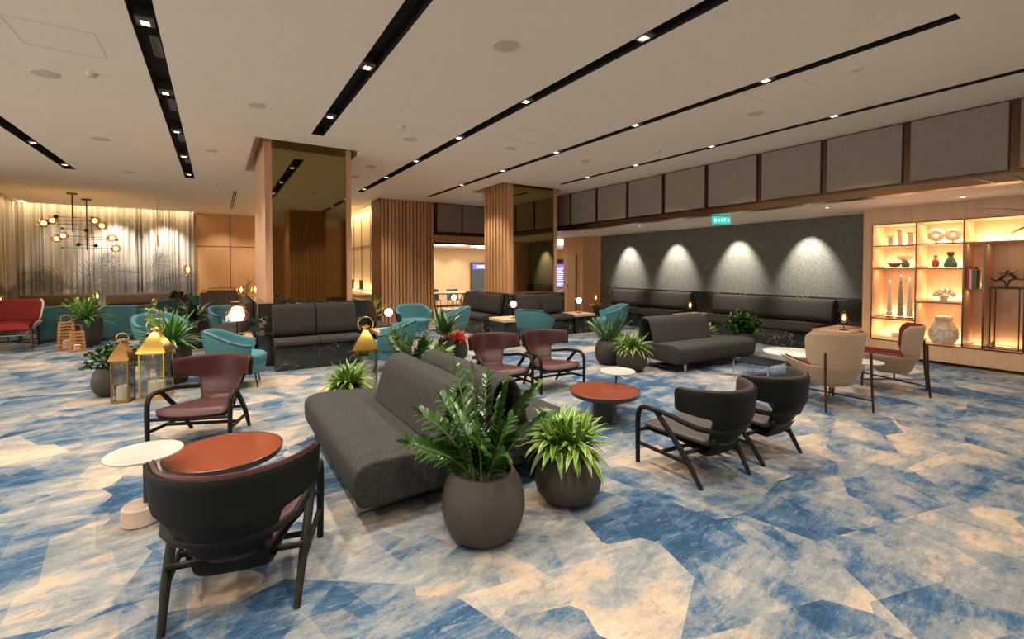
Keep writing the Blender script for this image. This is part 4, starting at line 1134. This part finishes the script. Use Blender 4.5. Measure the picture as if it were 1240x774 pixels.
# ------------------------------------------------------------ plants
def leaf(m, base, direc, L, W, bend, up=(0, 0, 1), n=6, prof=None, fold=.15):
    """curved blade from base along direc, drooping by bend, with UVs across its width"""
    p = Vector(base); d = Vector(direc).normalized(); upv = Vector(up)
    side = d.cross(upv)
    if side.length < 1e-3: side = d.cross(Vector((1, 0, 0)))
    side.normalize(); vs = []; uv = []
    for i in range(n + 1):
        t = i / n
        w_ = W * (prof(t) if prof else sin(pi * min(1, t * .92 + .06)) ** .8)
        nrm = side.cross(d).normalized()
        vs += [p + side * w_ + nrm * w_ * fold, p.copy(), p - side * w_ + nrm * w_ * fold]
        uv.append(t)
        d = (d + Vector((0, 0, -1)) * bend / n).normalized(); p = p + d * (L / n)
    fs = []; us = []
    for i in range(n):
        a = i * 3
        fs += [(a, a + 1, a + 4, a + 3), (a + 1, a + 2, a + 5, a + 4)]
        us += [[(0, uv[i]), (.5, uv[i]), (.5, uv[i + 1]), (0, uv[i + 1])], [(.5, uv[i]), (1, uv[i]), (1, uv[i + 1]), (.5, uv[i + 1])]]
    m.add(vs, fs, us)
blade = lambda t: min(1, .35 + 2.2 * t) * (1 - t ** 2.2) + .01
oval = lambda t: sin(pi * min(1, t * .97 + .02)) ** .65 + .01
def pot_round(t, R, h, mat='pot', rim=.74, foot=.62):
    pr = [(R * foot * .9, 0), (R * foot, .008), (R * lerp(foot, 1, .55), h * .12), (R * .93, h * .26), (R, h * .45), (R * .985, h * .62), (R * .90, h * .83), (R * rim, h), (R * rim - .018, h), (R * rim - .022, h * .93), (R * rim - .01, h * .86)]
    MB().lathe(pr, n=48).build('pot', mat, t)
    MB().lathe([(R * rim - .012, h * .86), (R * .4, h * .89), (1e-5, h * .9)], n=24).build('soil', 'soil', t)
    return h * .88
def pot_tall(t, R, h, mat='pot_dark'):
    MB().lathe([(R * .70, 0), (R * .74, .01), (R * .93, h * .28), (R, h * .6), (R, h), (R - .016, h), (R - .018, h * .93)], n=40).build('pot', mat, t)
    MB().lathe([(R - .016, h * .91), (1e-5, h * .93)], n=24).build('soil', 'soil', t)
    return h * .92
def grow_zz(t, z0, n, Hh, spread, seed, L=.075, W=.022, mat='leaf_zz', lean=None, base_r=.08):
    rnd = random.Random(seed); fol = MB(); stm = MB()
    for i in range(n):
        a = 2 * pi * i / n + rnd.uniform(-.4, .4); s = rnd.uniform(.35, 1.0) * spread; hh = Hh * rnd.uniform(.68, 1.0) * (1.05 - .22 * s / spread)
        if lean: a, s, hh = lean[i]
        N = 16; pts = []
        for k in range(N + 1):
            q = k / N; pts.append(Vector((base_r * cos(a) + s * cos(a) * (q ** 1.7), base_r * sin(a) + s * sin(a) * (q ** 1.7), z0 - .01 + hh * (q - .12 * q * q * (s / spread)))))
        stm.tube(pts, [lerp(.011, .004, k / N) for k in range(N + 1)], 6)
        for k in range(3, N + 1):
            d = (pts[k] - pts[k - 1]).normalized(); sd = d.cross(Vector((-sin(a + .8), cos(a + .8), .3))).normalized()
            g = 1.0 if k < N - 2 else .8
            for s_ in (-1, 1):
                v = (d * .75 + sd * s_ * .85 + Vector((rnd.uniform(-.2, .2), rnd.uniform(-.2, .2), rnd.uniform(-.1, .25)))).normalized()
                leaf(fol, pts[k] , v, L * g * rnd.uniform(.85, 1.15) * (1 + .25 * sin(pi * k / N)), W * g, .25, n=4, prof=oval, fold=.22)
        leaf(fol, pts[-1], (pts[-1] - pts[-2]), L, W, .1, up=(1, 0, 0), n=4, prof=oval)
    stm.build('stems', 'stem', t); fol.build('foliage', mat, t, auto=0)
def grow_strap(t, z0, n, L, W, seed, mat='leaf_lime', lift=(0.35, 1.35), bend=1.3, base_r=.03, crowns=1, cr=0.0, stem_h=0.0):
    rnd = random.Random(seed); fol = MB(); stm = MB()
    for c in range(crowns):
        ca = 2 * pi * c / max(1, crowns) + rnd.uniform(-.3, .3); cx, cy = (cr * cos(ca), cr * sin(ca)) if crowns > 1 and c > 0 else (0, 0)
        sh = stem_h * (rnd.uniform(.6, 1) if crowns > 1 else 1)
        stm.tube([(cx * .7, cy * .7, z0 - .03), (cx, cy, z0 + .04 + sh)], .014, 6)
        for i in range(n):
            a = 2 * pi * i * .381966 + rnd.uniform(-.2, .2); q = i / n; el = lerp(lift[1], lift[0], 1 - q) + rnd.uniform(-.15, .15)
            el = lerp(lift[0], lift[1], q) + rnd.uniform(-.12, .12)
            d = (cos(a) * cos(el), sin(a) * cos(el), sin(el))
            leaf(fol, (cx + base_r * cos(a), cy + base_r * sin(a), z0 + sh + .02 + .04 * q), d, L * rnd.uniform(.75, 1.08), W * rnd.uniform(.85, 1.1), bend * rnd.uniform(.6, 1.2) * (1.1 - .5 * q), n=8, prof=blade, fold=.25)
    stm.build('stems', 'stem', t); fol.build('foliage', mat, t, auto=0)
def grow_bush(t, z0, n, R, hh, seed, L=.05, W=.022, mat='leaf_dark', stem_mat='stem', twigs=26):
    rnd = random.Random(seed); fol = MB(); stm = MB()
    for i in range(twigs):
        a = rnd.uniform(0, 2 * pi); el = rnd.uniform(.15, 1.45); r = rnd.uniform(.75, 1)
        tip = Vector((R * r * cos(el) * cos(a), R * r * cos(el) * sin(a), z0 + hh * r * sin(el)))
        b = Vector((rnd.uniform(-.04, .04), rnd.uniform(-.04, .04), z0 - .02))
        mid = (b + tip) / 2 + Vector((0, 0, hh * .18))
        pts = [b * (1 - q) ** 2 + mid * 2 * q * (1 - q) + tip * q * q for q in [k / 8 for k in range(9)]]
        stm.tube(pts, [lerp(.005, .0025, k / 8) for k in range(9)], 5)
        for k in range(n):
            q = rnd.uniform(.3, 1.0); j = min(7, int(q * 8)); p = pts[j].lerp(pts[j + 1], q * 8 - j)
            v = Vector((rnd.uniform(-1, 1), rnd.uniform(-1, 1), rnd.uniform(-.4, .9))).normalized() + (tip - b).normalized() * .5
            leaf(fol, p, v, L * rnd.uniform(.7, 1.2), W * rnd.uniform(.8, 1.1), .5, n=4, prof=oval, fold=.15)
    stm.build('stems', stem_mat, t); fol.build('foliage', mat, t, auto=0)
def plant(label, loc, kind, group=None, cat='potted plant'): return thing(kind, label, cat, loc, 0, group)

t = plant('big glossy dark green plant in a round grey pot, nearest the camera', (1.25, 2.22, 0), 'potted_zz_plant')
z = pot_round(t, .235, .375)
Lz = []
rz_ = random.Random(4)
for a, s, hh in ((2.55, .34, .46), (2.9, .20, .56), (2.2, .13, .70), (1.5, .10, .66), (.9, .10, .62), (.2, .12, .58), (-.35, .24, .54), (-.6, .33, .44), (-.2, .30, .60), (-1.2, .12, .42), (-2.2, .14, .40),
                 (3.4, .16, .50), (4.1, .20, .34), (1.9, .24, .52), (.55, .22, .50), (-1.7, .20, .28), (2.75, .42, .30)):
    Lz.append((a, s * .80, hh * .88))
grow_zz(t, z, len(Lz), .6, .3, 11, L=.080, W=.022, lean=Lz, base_r=.07)
t = plant('lime striped spiky plant in a bowl pot beside the nearest pot', (1.90, 2.26, 0), 'potted_dracaena', 'striped spiky plants')
z = pot_round(t, .215, .30, rim=.80, foot=.5)
grow_strap(t, z, 44, .25, .026, 21, lift=(.1, 1.35), bend=1.7, crowns=4, cr=.09, stem_h=.09)
t = plant('lime striped spiky plant low behind the near sofa, left end', (1.13, 4.78, 0), 'potted_dracaena', 'striped spiky plants')
z = pot_round(t, .19, .26)
grow_strap(t, z, 44, .26, .026, 22, lift=(.1, 1.3), bend=1.6, crowns=4, cr=.08, stem_h=.07)
t = plant('glossy upright plant behind the near sofa, right of the gold lantern', (1.82, 4.98, 0), 'potted_zz_plant')
z = pot_round(t, .2, .36)
grow_zz(t, z, 13, .55, .26, 31, L=.085, W=.024)
t = plant('broad striped leaf plant in a tall square planter behind the near sofa', (2.96, 6.42, 0), 'potted_calathea')
MB().bb(-.095, .095, -.095, .095, 0, .42).build('planter', 'pot_dark', t, bevel=.008)
MB().bb(-.085, .085, -.085, .085, .40, .425).build('soil', 'soil', t)
grow_strap(t, .42, 13, .42, .060, 41, mat='leaf_zz', lift=(.3, 1.4), bend=.8, crowns=2, cr=.05, stem_h=.08)
t = plant('patterned leaf plant spilling beside the broad striped one, low behind the sofa', (2.48, 5.55, 0), 'potted_calathea')
z = pot_round(t, .17, .30)
grow_strap(t, z, 16, .24, .045, 43, mat='leaf_calathea', lift=(.0, 1.2), bend=1.2, crowns=3, cr=.09, stem_h=.05)
t = plant('coral red bromeliad in a round grey pot left of the maroon pair', (3.30, 6.78, 0), 'potted_bromeliad')
z = pot_round(t, .20, .31, rim=.78, foot=.5)
grow_strap(t, z - .02, 20, .21, .042, 51, mat='leaf_coral', lift=(.25, 1.45), bend=.5, crowns=5, cr=.09, stem_h=.02)
t = plant('tall feathery green plant in a grey pot left of the lone sofa', (5.20, 5.20, 0), 'potted_zz_plant')
z = pot_round(t, .215, .37)
grow_zz(t, z, 22, .52, .26, 61, L=.045, W=.014)
t = plant('lime spiky plant in a bowl pot touching the lone sofa', (5.14, 4.66, 0), 'potted_dracaena', 'striped spiky plants')
z = pot_round(t, .225, .31, rim=.78, foot=.5)
grow_strap(t, z, 40, .27, .018, 62, lift=(.1, 1.3), bend=1.5, crowns=4, cr=.09, stem_h=.04)
t = plant('dense dark green plant at the right end of the lone sofa', (7.62, 4.42, 0), 'potted_zz_plant')
z = pot_round(t, .215, .40)
grow_bush(t, z, 30, .37, .44, 71, L=.085, W=.028, mat='leaf_zz', twigs=40)
t = plant('small lime spiky plant showing above the lone sofa seat', (7.52, 5.02, 0), 'potted_dracaena', 'striped spiky plants')
z = pot_round(t, .17, .32)
grow_strap(t, z, 30, .22, .018, 72, lift=(.2, 1.3), bend=1.2, crowns=3, cr=.06)
t = plant('small leafed dark bushy plant in a grey pot behind the bronze lantern', (-1.05, 7.15, 0), 'potted_bush')
z = pot_round(t, .205, .33)
grow_bush(t, z, 34, .40, .34, 81, L=.045, W=.020, mat='leaf_zz', twigs=56)
t = plant('large spiky green plant in a tall dark pot behind the gold lantern', (-.49, 7.45, 0), 'potted_dracaena', 'large spiky green plants')
z = pot_tall(t, .20, .50)
grow_strap(t, z, 34, .46, .026, 82, mat='leaf_green', lift=(.15, 1.4), bend=1.0, crowns=2, cr=.06, stem_h=.06)
t = plant('spiky green plant in a dark pot beside the slatted wooden lanterns', (-2.08, 11.85, 0), 'potted_dracaena', 'large spiky green plants')
z = pot_tall(t, .20, .53)
grow_strap(t, z, 28, .48, .032, 83, mat='leaf_green', lift=(.15, 1.4), bend=.9, crowns=2, cr=.06, stem_h=.03)
t = plant('yellow flowering plant standing behind the far-left spiky plant', (-2.36, 12.55, 0), 'potted_croton')
z = pot_tall(t, .18, .50)
grow_bush(t, z, 12, .34, .52, 84, L=.09, W=.026, mat='leaf_yellow', twigs=20)
t = plant('thin stemmed yellow-green plant behind the large spiky plant', (-.80, 8.75, 0), 'potted_croton')
z = pot_tall(t, .15, .50)
grow_bush(t, z, 9, .30, .62, 85, L=.06, W=.022, mat='leaf_yellow', twigs=10)
t = plant('dark drooping plant in a tall black pot left of the pink-domed lamps', (-.34, 10.5, 0), 'potted_fig')
z = pot_tall(t, .20, .50)
grow_strap(t, z, 18, .42, .05, 86, mat='leaf_dark', lift=(.0, 1.2), bend=1.3, crowns=2, cr=.07, stem_h=.14)
t = plant('leafy plant in a tall dark pot at the right end of the curtain', (-.95, 17.3, 0), 'potted_bush')
z = pot_tall(t, .27, .66)
grow_bush(t, z, 14, .36, .22, 87, L=.11, W=.045, mat='leaf_dark', twigs=16)
t = plant('yellow-green palm against the slatted wall right of the big column', (2.95, 10.3, 0), 'potted_palm')
z = pot_tall(t, .17, .42)
grow_strap(t, z, 22, .58, .020, 88, mat='leaf_yellow', lift=(.5, 1.45), bend=.8, crowns=2, cr=.05)
t = plant('thin bare-stemmed plant on the stand near the wood panels', (.62, 13.20, .72), 'vase_plant')
MB().lathe([(.03, 0), (.045, .03), (.045, .09), (.022, .13), (.026, .15)], n=20).build('vase', 'dark_stone', t)
grow_bush(t, .15, 8, .22, .42, 89, L=.06, W=.010, mat='leaf_dark', twigs=9)
t = plant('tall palm whose leaf tips enter at the right edge, before the shelf', (5.50, .56, 0), 'potted_palm')
z = pot_tall(t, .22, .50)
grow_strap(t, z, 22, .70, .024, 90, mat='leaf_green', lift=(.05, 1.3), bend=.55, crowns=1, cr=.0, stem_h=1.40)
# ------------------------------------------------------------ display shelf
XF = 9.5; T = .012
SH_Y0, SH_Y1 = 1.40, 3.34
struct(MB().bb(XF, 10.1, SH_Y0 - .0, SH_Y1, 0.05, .30).build('wall_shelf', 'wood_shelf', bevel=.003))
struct(MB().bb(XF + .06, 10.1, SH_Y0, SH_Y1, 0, .05).build('baseboard_shelf', 'bronze_dark'))
struct(MB().bb(XF, 10.1, SH_Y0, SH_Y1, 2.26, HS).bb(XF, 10.1, 3.21, SH_Y1, .30, 2.26).bb(10.02, 10.1, SH_Y0, SH_Y1, .3, 2.26).bb(XF, 10.1, SH_Y0 - .05, SH_Y0 + .03, .3, 2.26).build('wall_shelf', 'wood_shelf', bevel=.003))
sh = thing('display_shelf', 'lit wooden display shelf with bronze edges set into the right wall', 'shelf', (XF, 2.3, 0))
cells = []   # (ylo, yhi, zlo, zhi)
cells += [(2.62, 3.21, 1.89, 2.26), (2.62, 3.21, 1.51, 1.89), (2.62, 3.21, .66, 1.51), (2.62, 3.21, .30, .66)]
cells += [(2.06, 2.62, 1.90, 2.26), (2.06, 2.62, 1.51, 1.90), (2.06, 2.62, .97, 1.51), (2.06, 2.62, .30, .97)]
cells += [(1.84, 2.06, 1.19, 1.90), (1.84, 2.06, .31, 1.19), (1.43, 1.84, .31, 1.90), (1.43, 2.06, 1.90, 2.26)]
mw = MB(); me_ = MB(); mg = MB(); seen = set()
def once(m, *k):
    k = tuple(round(q, 3) for q in k)
    if (id(m), k) not in seen: seen.add((id(m), k)); m.bb(*k)
for q, z0_, z1_ in ((3.21, .30, 2.26), (2.62, .30, 2.26), (2.06, .31, 2.26), (1.84, .32, 1.89), (1.43, .32, 2.26)):
    mw.bb(.008, .50, q - .008 - 2.3, q + .008 - 2.3, z0_, z1_); me_.bb(-.006, .008, q - .010 - 2.3, q + .010 - 2.3, z0_, z1_)
for a, b, zs in ((2.62, 3.21, (.30, .66, 1.51, 1.89, 2.26)), (2.06, 2.62, (.30, .97, 1.51, 1.90, 2.26)), (1.84, 2.06, (.31, 1.19)), (1.43, 1.84, (.31,)), (1.43, 2.06, (1.90, 2.26))):
    for z in zs:
        mw.bb(.009, .50, a + .009 - 2.3, b - .009 - 2.3, z - .008, z + .008); me_.bb(-.005, .0085, a + .0105 - 2.3, b - .0105 - 2.3, z - .009, z + .009)
for (a, b, c, d) in cells: mg.bb(.46, .49, a - 2.27, b - 2.33, c + .012, c + .016)
mw.build('shelf_boards', 'wood_shelf', sh); me_.build('edge_frame', 'bronze_dark', sh); mg.build('light_strip', 'strip_glow', sh)
MB().bb(.50, .515, 1.42 - 2.3, 3.21 - 2.3, .3, 2.26).build('back_panel', 'wood_shelf', sh)
for (a, b, c, d) in cells:
    area = (b - a) * (d - c)
    dim = .35 if (a, b) in ((1.84, 2.06), (1.43, 1.84)) else 1
    light('shelf_light', 'AREA', (.44, (a + b) / 2 - 2.3, c + .03), 2.3 * dim * (b - a) / .5, (1, .72, .44), sh, rot=(radians(180), 0, 0), shape='RECTANGLE', size=.05, size_y=(b - a) * .85)
    light('shelf_light', 'AREA', (.20, (a + b) / 2 - 2.3, d - .02), 1.3 * dim * (b - a) / .5, (1, .72, .42), sh, shape='RECTANGLE', size=.05, size_y=(b - a) * .85)
XS = XF + .24
def item(name, label, cat, mb, mat, y, z, grp=None, x=XS, rz=0):
    o = mb.build(name, mat) if isinstance(mb, MB) else mb
    o.location = (x, y, z); o.rotation_euler = (0, 0, rz); return tag(o, label, cat, grp)
def colvase(h, r): return MB().lathe([(r, 0), (r * 1.05, .01), (r * .75, .02), (r * .75, h * .82), (r * 1.1, h * .9), (r * 1.25, h), (r * .9, h), (r * .6, h - .02)], n=24)
for y, h, lb in ((3.03, .17, 'short'), (2.90, .27, 'tallest'), (2.76, .215, 'middle-sized')):
    item('column_vase', '%s ivory column vase in the top left shelf cell' % lb, 'vase', colvase(h, .046), 'ivory', y, 1.902, 'ivory column vases')
def ring_sculpt(r):
    t = thing('ring_sculpture', 'x', 'sculpture'); m = MB(); n = 40; k = 10; ro = r * .64; rt = r * .36
    vs = [((rt * .55 * sin(2 * pi * j / k)), (ro + rt * cos(2 * pi * j / k)) * cos(2 * pi * i / n), r + .035 + (ro + rt * cos(2 * pi * j / k)) * sin(2 * pi * i / n)) for i in range(n) for j in range(k)]
    m.add(vs, [(i * k + j, i * k + (j + 1) % k, ((i + 1) % n) * k + (j + 1) % k, ((i + 1) % n) * k + j) for i in range(n) for j in range(k)])
    m.build('ring', 'ivory', t); MB().bb(-.03, .03, -.04, .04, 0, .012).tube([(0, 0, .01), (0, 0, .05)], .008, 8).build('stand', 'dark_stone', t); return t
for y, r, lb in ((2.44, .105, 'left ivory ring sculpture in the top middle shelf cell'), (2.24, .100, 'right ivory ring sculpture in the top middle shelf cell')):
    t = ring_sculpt(r); t.location = (XS, y, 1.912); t['label'] = lb; t['group'] = 'ivory ring sculptures'; t.rotation_euler = (0, 0, .2)
item('bowl', 'pink stone bowl in the second left shelf cell', 'bowl', MB().lathe([(.03, 0), (.07, .03), (.095, .08), (.085, .08), (.05, .03), (1e-5, .02)], n=28), 'red_glass', 2.97, 1.523)
item('vase', 'dark green squat vase beside the pink bowl', 'vase', MB().lathe([(.035, 0), (.06, .04), (.055, .08), (.03, .10), (.035, .12), (.02, .12)], n=24), 'green_glass', 2.82, 1.523)
item('bowl', 'olive stone dish balanced behind the dark green squat vase', 'bowl', MB().lathe([(.04, 0), (.045, .11), (.10, .15), (.11, .20), (.10, .20), (.05, .14), (1e-5, .13)], n=28), 'sand_stone', 2.87, 1.523, x=XS + .13)
t = thing('bottle', 'small red glass bottle in the second middle shelf cell', 'bottle', (XS, 2.44, 1.523))
MB().lathe([(.025, 0), (.045, .03), (.05, .08), (.03, .13), (.014, .15), (.014, .17)], n=24).build('body', 'red_glass', t)
MB().lathe([(.024, .17), (.026, .19), (.014, .21), (1e-5, .212)], n=16).build('stopper', 'red_glass', t)
t = thing('bottle', 'wide green glass bottle with rust neck in the second middle shelf cell', 'bottle', (XS, 2.26, 1.523))
MB().lathe([(.07, 0), (.085, .03), (.08, .07), (.045, .15), (.03, .18)], n=28).build('body', 'green_glass', t)
MB().lathe([(.03, .18), (.045, .21), (.046, .25), (.03, .25)], n=20).build('neck', 'tray_rust', t)
def spire(h, mat, mat2):
    t = thing('spire_sculpture', 'x', 'sculpture'); n = 16
    pr = []; 
    for i in range(n + 1):
        q = i / n; r = .036 * (1 - q * .66) + (.014 if i % 2 else 0) * (1 - q * .5); pr.append((r, .03 + q * h))
    MB().lathe(pr + [(1e-4, .03 + h + .02)], n=12).build('spire', mat, t)
    MB().bb(-.04, .04, -.045, .045, 0, .018).tube([(0, 0, .015), (0, 0, .04)], .006, 6).build('stand', 'dark_stone', t); return t
for y, h, mm, lb in ((3.03, .60, 'ivory', 'left white ribbed spire sculpture on the lit shelf'), (2.88, .69, 'grey_speck', 'middle dark ribbed spire sculpture, tallest of the three'), (2.76, .65, 'ivory', 'right white ribbed spire sculpture on the lit shelf')):
    t = spire(h, mm, None); t.location = (XS, y, .672); t['label'] = lb; t['group'] = 'ribbed spires on the shelf'
t = thing('domed_box', 'rounded pale box on a stone slab in the bottom left shelf cell', 'box', (XS, 2.90, .345))
MB().lathe([(.09, 0), (.105, .02), (.10, .07), (.07, .10), (.02, .11), (1e-5, .112)], n=30).build('body', 'sand_stone', t)
MB().ball((0, 0, .115), .01, 8).build('knob', 'dark_stone', t)
item('stone_slab', 'low pale stone slab in the bottom left shelf cell', 'slab', MB().bb(-.12, .12, -.24, .24, 0, .033), 'stone_white', 2.90, .312)
# coral cluster
m = MB(); rr = random.Random(2)
for i in range(90):
    a = rr.uniform(0, 2 * pi); e = rr.uniform(-.2, 1.5); R_ = .105
    m.ball((R_ * cos(e) * cos(a) * 1.1, R_ * cos(e) * sin(a) * 1.2, .10 + R_ * sin(e) * .9), rr.uniform(.018, .028), 6)
t = thing('coral_sculpture', 'white coral cluster on a thin slab in the third middle cell', 'sculpture', (XS, 2.33, .994))
m.build('coral', 'ivory', t); MB().lathe([(.05, 0), (.04, .02), (.075, .09)], n=16).build('foot', 'ivory', t)
item('stone_slab', 'thin pale slab under the white coral cluster', 'slab', MB().bb(-.10, .10, -.22, .22, 0, .010), 'stone_white', 2.34, .983)
# knobbly vase
t = thing('textured_vase', 'big rough white vase in the lower middle shelf cell', 'vase', (XS, 2.33, .312))
pf = [(.10, 0), (.15, .06), (.175, .14), (.16, .23), (.11, .31), (.085, .37), (.10, .43), (.095, .44)]
MB().lathe(pf + [(.07, .44), (.06, .38)], n=32).build('body', 'ivory', t)
m = MB()
for i in range(520):
    q = rr.uniform(0, .97) * (len(pf) - 2); j = int(q); f = q - j; r = lerp(pf[j][0], pf[j + 1][0], f); zz = lerp(pf[j][1], pf[j + 1][1], f); a = rr.uniform(0, 2 * pi)
    m.ball((r * cos(a), r * sin(a), zz), rr.uniform(.013, .022), 6)
o = m.build('pebble_texture', 'stone_white', t); o['kind'] = 'stuff'
# books
y = 2.035
for wd, hh, mt, lb in ((.030, .34, 'book_red', 'red upright book at the left of the shelf row'), (.022, .30, 'book_white', 'white upright book right of the red one'),
                       (.026, .33, 'book_red', 'second red upright book in the shelf row'), (.024, .29, 'book_green', 'green upright book in the shelf row')):
    t = thing('book', lb, 'book', (XF + .16, y - wd / 2, 1.203), 0, 'books on the shelf')
    MB().bb(-.11, .11, -wd / 2, wd / 2, 0, hh).build('cover', mt, t, bevel=.002); MB().bb(-.10, .112, -wd / 2 + .003, wd / 2 - .003, .004, hh + .001).build('pages', 'book_white', t); y -= wd + .002
item('carved_block', 'small carved pale block beside the upright books', 'ornament', MB().bb(-.025, .025, -.025, .025, 0, .04).lathe([(.02, .035), (.022, .12), (.026, .2), (.008, .21)], n=12), 'sand_stone', 1.888, 1.203)
# wire stand with figures
t = thing('wire_stand', 'tall open black wire plinth in the right shelf cell', 'plinth', (XF + .22, 1.635, .325))
m = MB(); a, b, hh = .14, .145, .90
for x in (-a, a):
    for yy in (-b, b): m.bb(x - .006, x + .006, yy - .006, yy + .006, 0, hh)
for z in (.006, hh - .006):
    for s_ in (-1, 1): m.bb(-a, a, s_ * b - .006, s_ * b + .006, z - .006, z + .006); m.bb(s_ * a - .006, s_ * a + .006, -b, b, z - .006, z + .006)
m.build('frame', 'black_metal', t); MB().bb(-a, a, -b, b, hh, hh + .01).build('top', 'black_metal', t)
t = thing('figure_sculpture', 'bronze leaping figures sculpture on the wire plinth', 'sculpture', (XF + .22, 1.63, 1.236))
m = MB().bb(-.03, .03, -.10, .10, 0, .010)
def fig(m, oy, s, fl):
    P = lambda a, b: (0.0, oy + fl * a * s, b * s)
    m.tube([P(-.03, .13), P(0, .17), P(.03, .20)], [.013 * s * 5, .016 * s * 5, .012 * s * 5] if 0 else [.019, .022, .017], 8)
    m.ball(P(.05, .235), .018, 8)
    m.tube([P(-.03, .13), P(.03, .10), P(.05, .01)], [.014, .012, .009], 6); m.tube([P(-.03, .13), P(-.09, .11), P(-.14, .15)], [.014, .012, .008], 6)
    m.tube([P(.03, .20), P(.08, .19), P(.12, .22)], [.008, .006, .004], 6); m.tube([P(.03, .20), P(-.02, .22), P(-.06, .26)], [.008, .006, .004], 6)
fig(m, -.045, 1.0, 1); fig(m, .06, .85, -1)
m.build('figures', 'figure_bronze', t)
item('small_sculpture', 'tiny amber ornament on the shelf behind the wire plinth', 'ornament', MB().lathe([(.02, 0), (.03, .03), (.02, .07), (.012, .08)], n=12), 'sand_stone', 1.80, .325, x=XF + .42)

# ------------------------------------------------------------ far room table and chairs, hall counter
t = thing('dining_table', 'wooden table with A-shaped legs in the far room', 'table', (6.35, 13.6, 0))
MB().bb(-.85, .85, -.40, .40, .70, .74).build('tabletop', 'wood_table', t, bevel=.004)
for x in (-.55, .55):
    MB().tube([(x, -.36, 0), (x, -.05, .70)], .035, 4).build('leg', 'wood_table', t); MB().tube([(x, .36, 0), (x, .05, .70)], .035, 4).build('leg', 'wood_table', t)
def dchair(label):
    t = thing('dining_chair', label, 'chair', group='dark green chairs in the far room')
    MB().sheet(lambda u, v: ((u * 2 - 1) * .22, -.22 - .05 * v + .10 * (u * 2 - 1) ** 2, lerp(.44, .80, v)), 12, 8, .02, .1).build('backrest', 'teal_dark', t)
    MB().sheet(lambda u, v: ((u * 2 - 1) * .22, lerp(-.22, .22, v), .44), 8, 8, .03, .1).build('seat', 'teal_dark', t)
    for x in (-1, 1):
        for y in (-1, 1): MB().tube([(x * .22, y * .22, 0), (x * .15, y * .15, .43)], .010, 6).build('leg', 'black_metal', t)
    return t
dc = dchair('dark green chair at the right end of the far room table, nearer one'); dc.location = (6.9, 14.3, 0); dc.rotation_euler = (0, 0, pi)
dup(dc, (7.5, 13.9, 0), 2.0, 'dark green chair at the right end of the far room table, outer one')
dup(dc, (6.2, 14.4, 0), pi, 'dark green chair behind the middle of the far room table')
t = thing('hall_counter', 'wooden counter along the cream panelled hall wall', 'counter', (4.0, 16.2, 0))
MB().bb(-.45, .17, -2.2, 2.2, .68, .74).build('worktop', 'wood_table', t, bevel=.004); MB().bb(-.20, .17, -2.15, 2.15, 0, .68).build('base', 'wood_table', t)
MB().bb(.10, .16, -2.1, 2.1, .745, .76).build('light_strip', 'strip_glow', t)
light('counter_light', 'AREA', (.08, 0, .80), 22, COVE, t, rot=(radians(180), 0, 0), shape='RECTANGLE', size=.05, size_y=4)
for y, lb in ((15.2, 'right small screen on the hall counter'), (16.4, 'left small screen on the hall counter')):
    t = thing('counter_screen', lb, 'screen', (3.98, y, .74), group='screens on the hall counter')
    MB().bb(-.06, .06, -.06, .06, 0, .012).bb(-.008, .008, -.015, .015, .01, .12).build('stand', 'black_metal', t)
    MB().bb(-.012, .012, -.22, .22, .10, .40).build('panel', 'bronze_dark', t, bevel=.003)
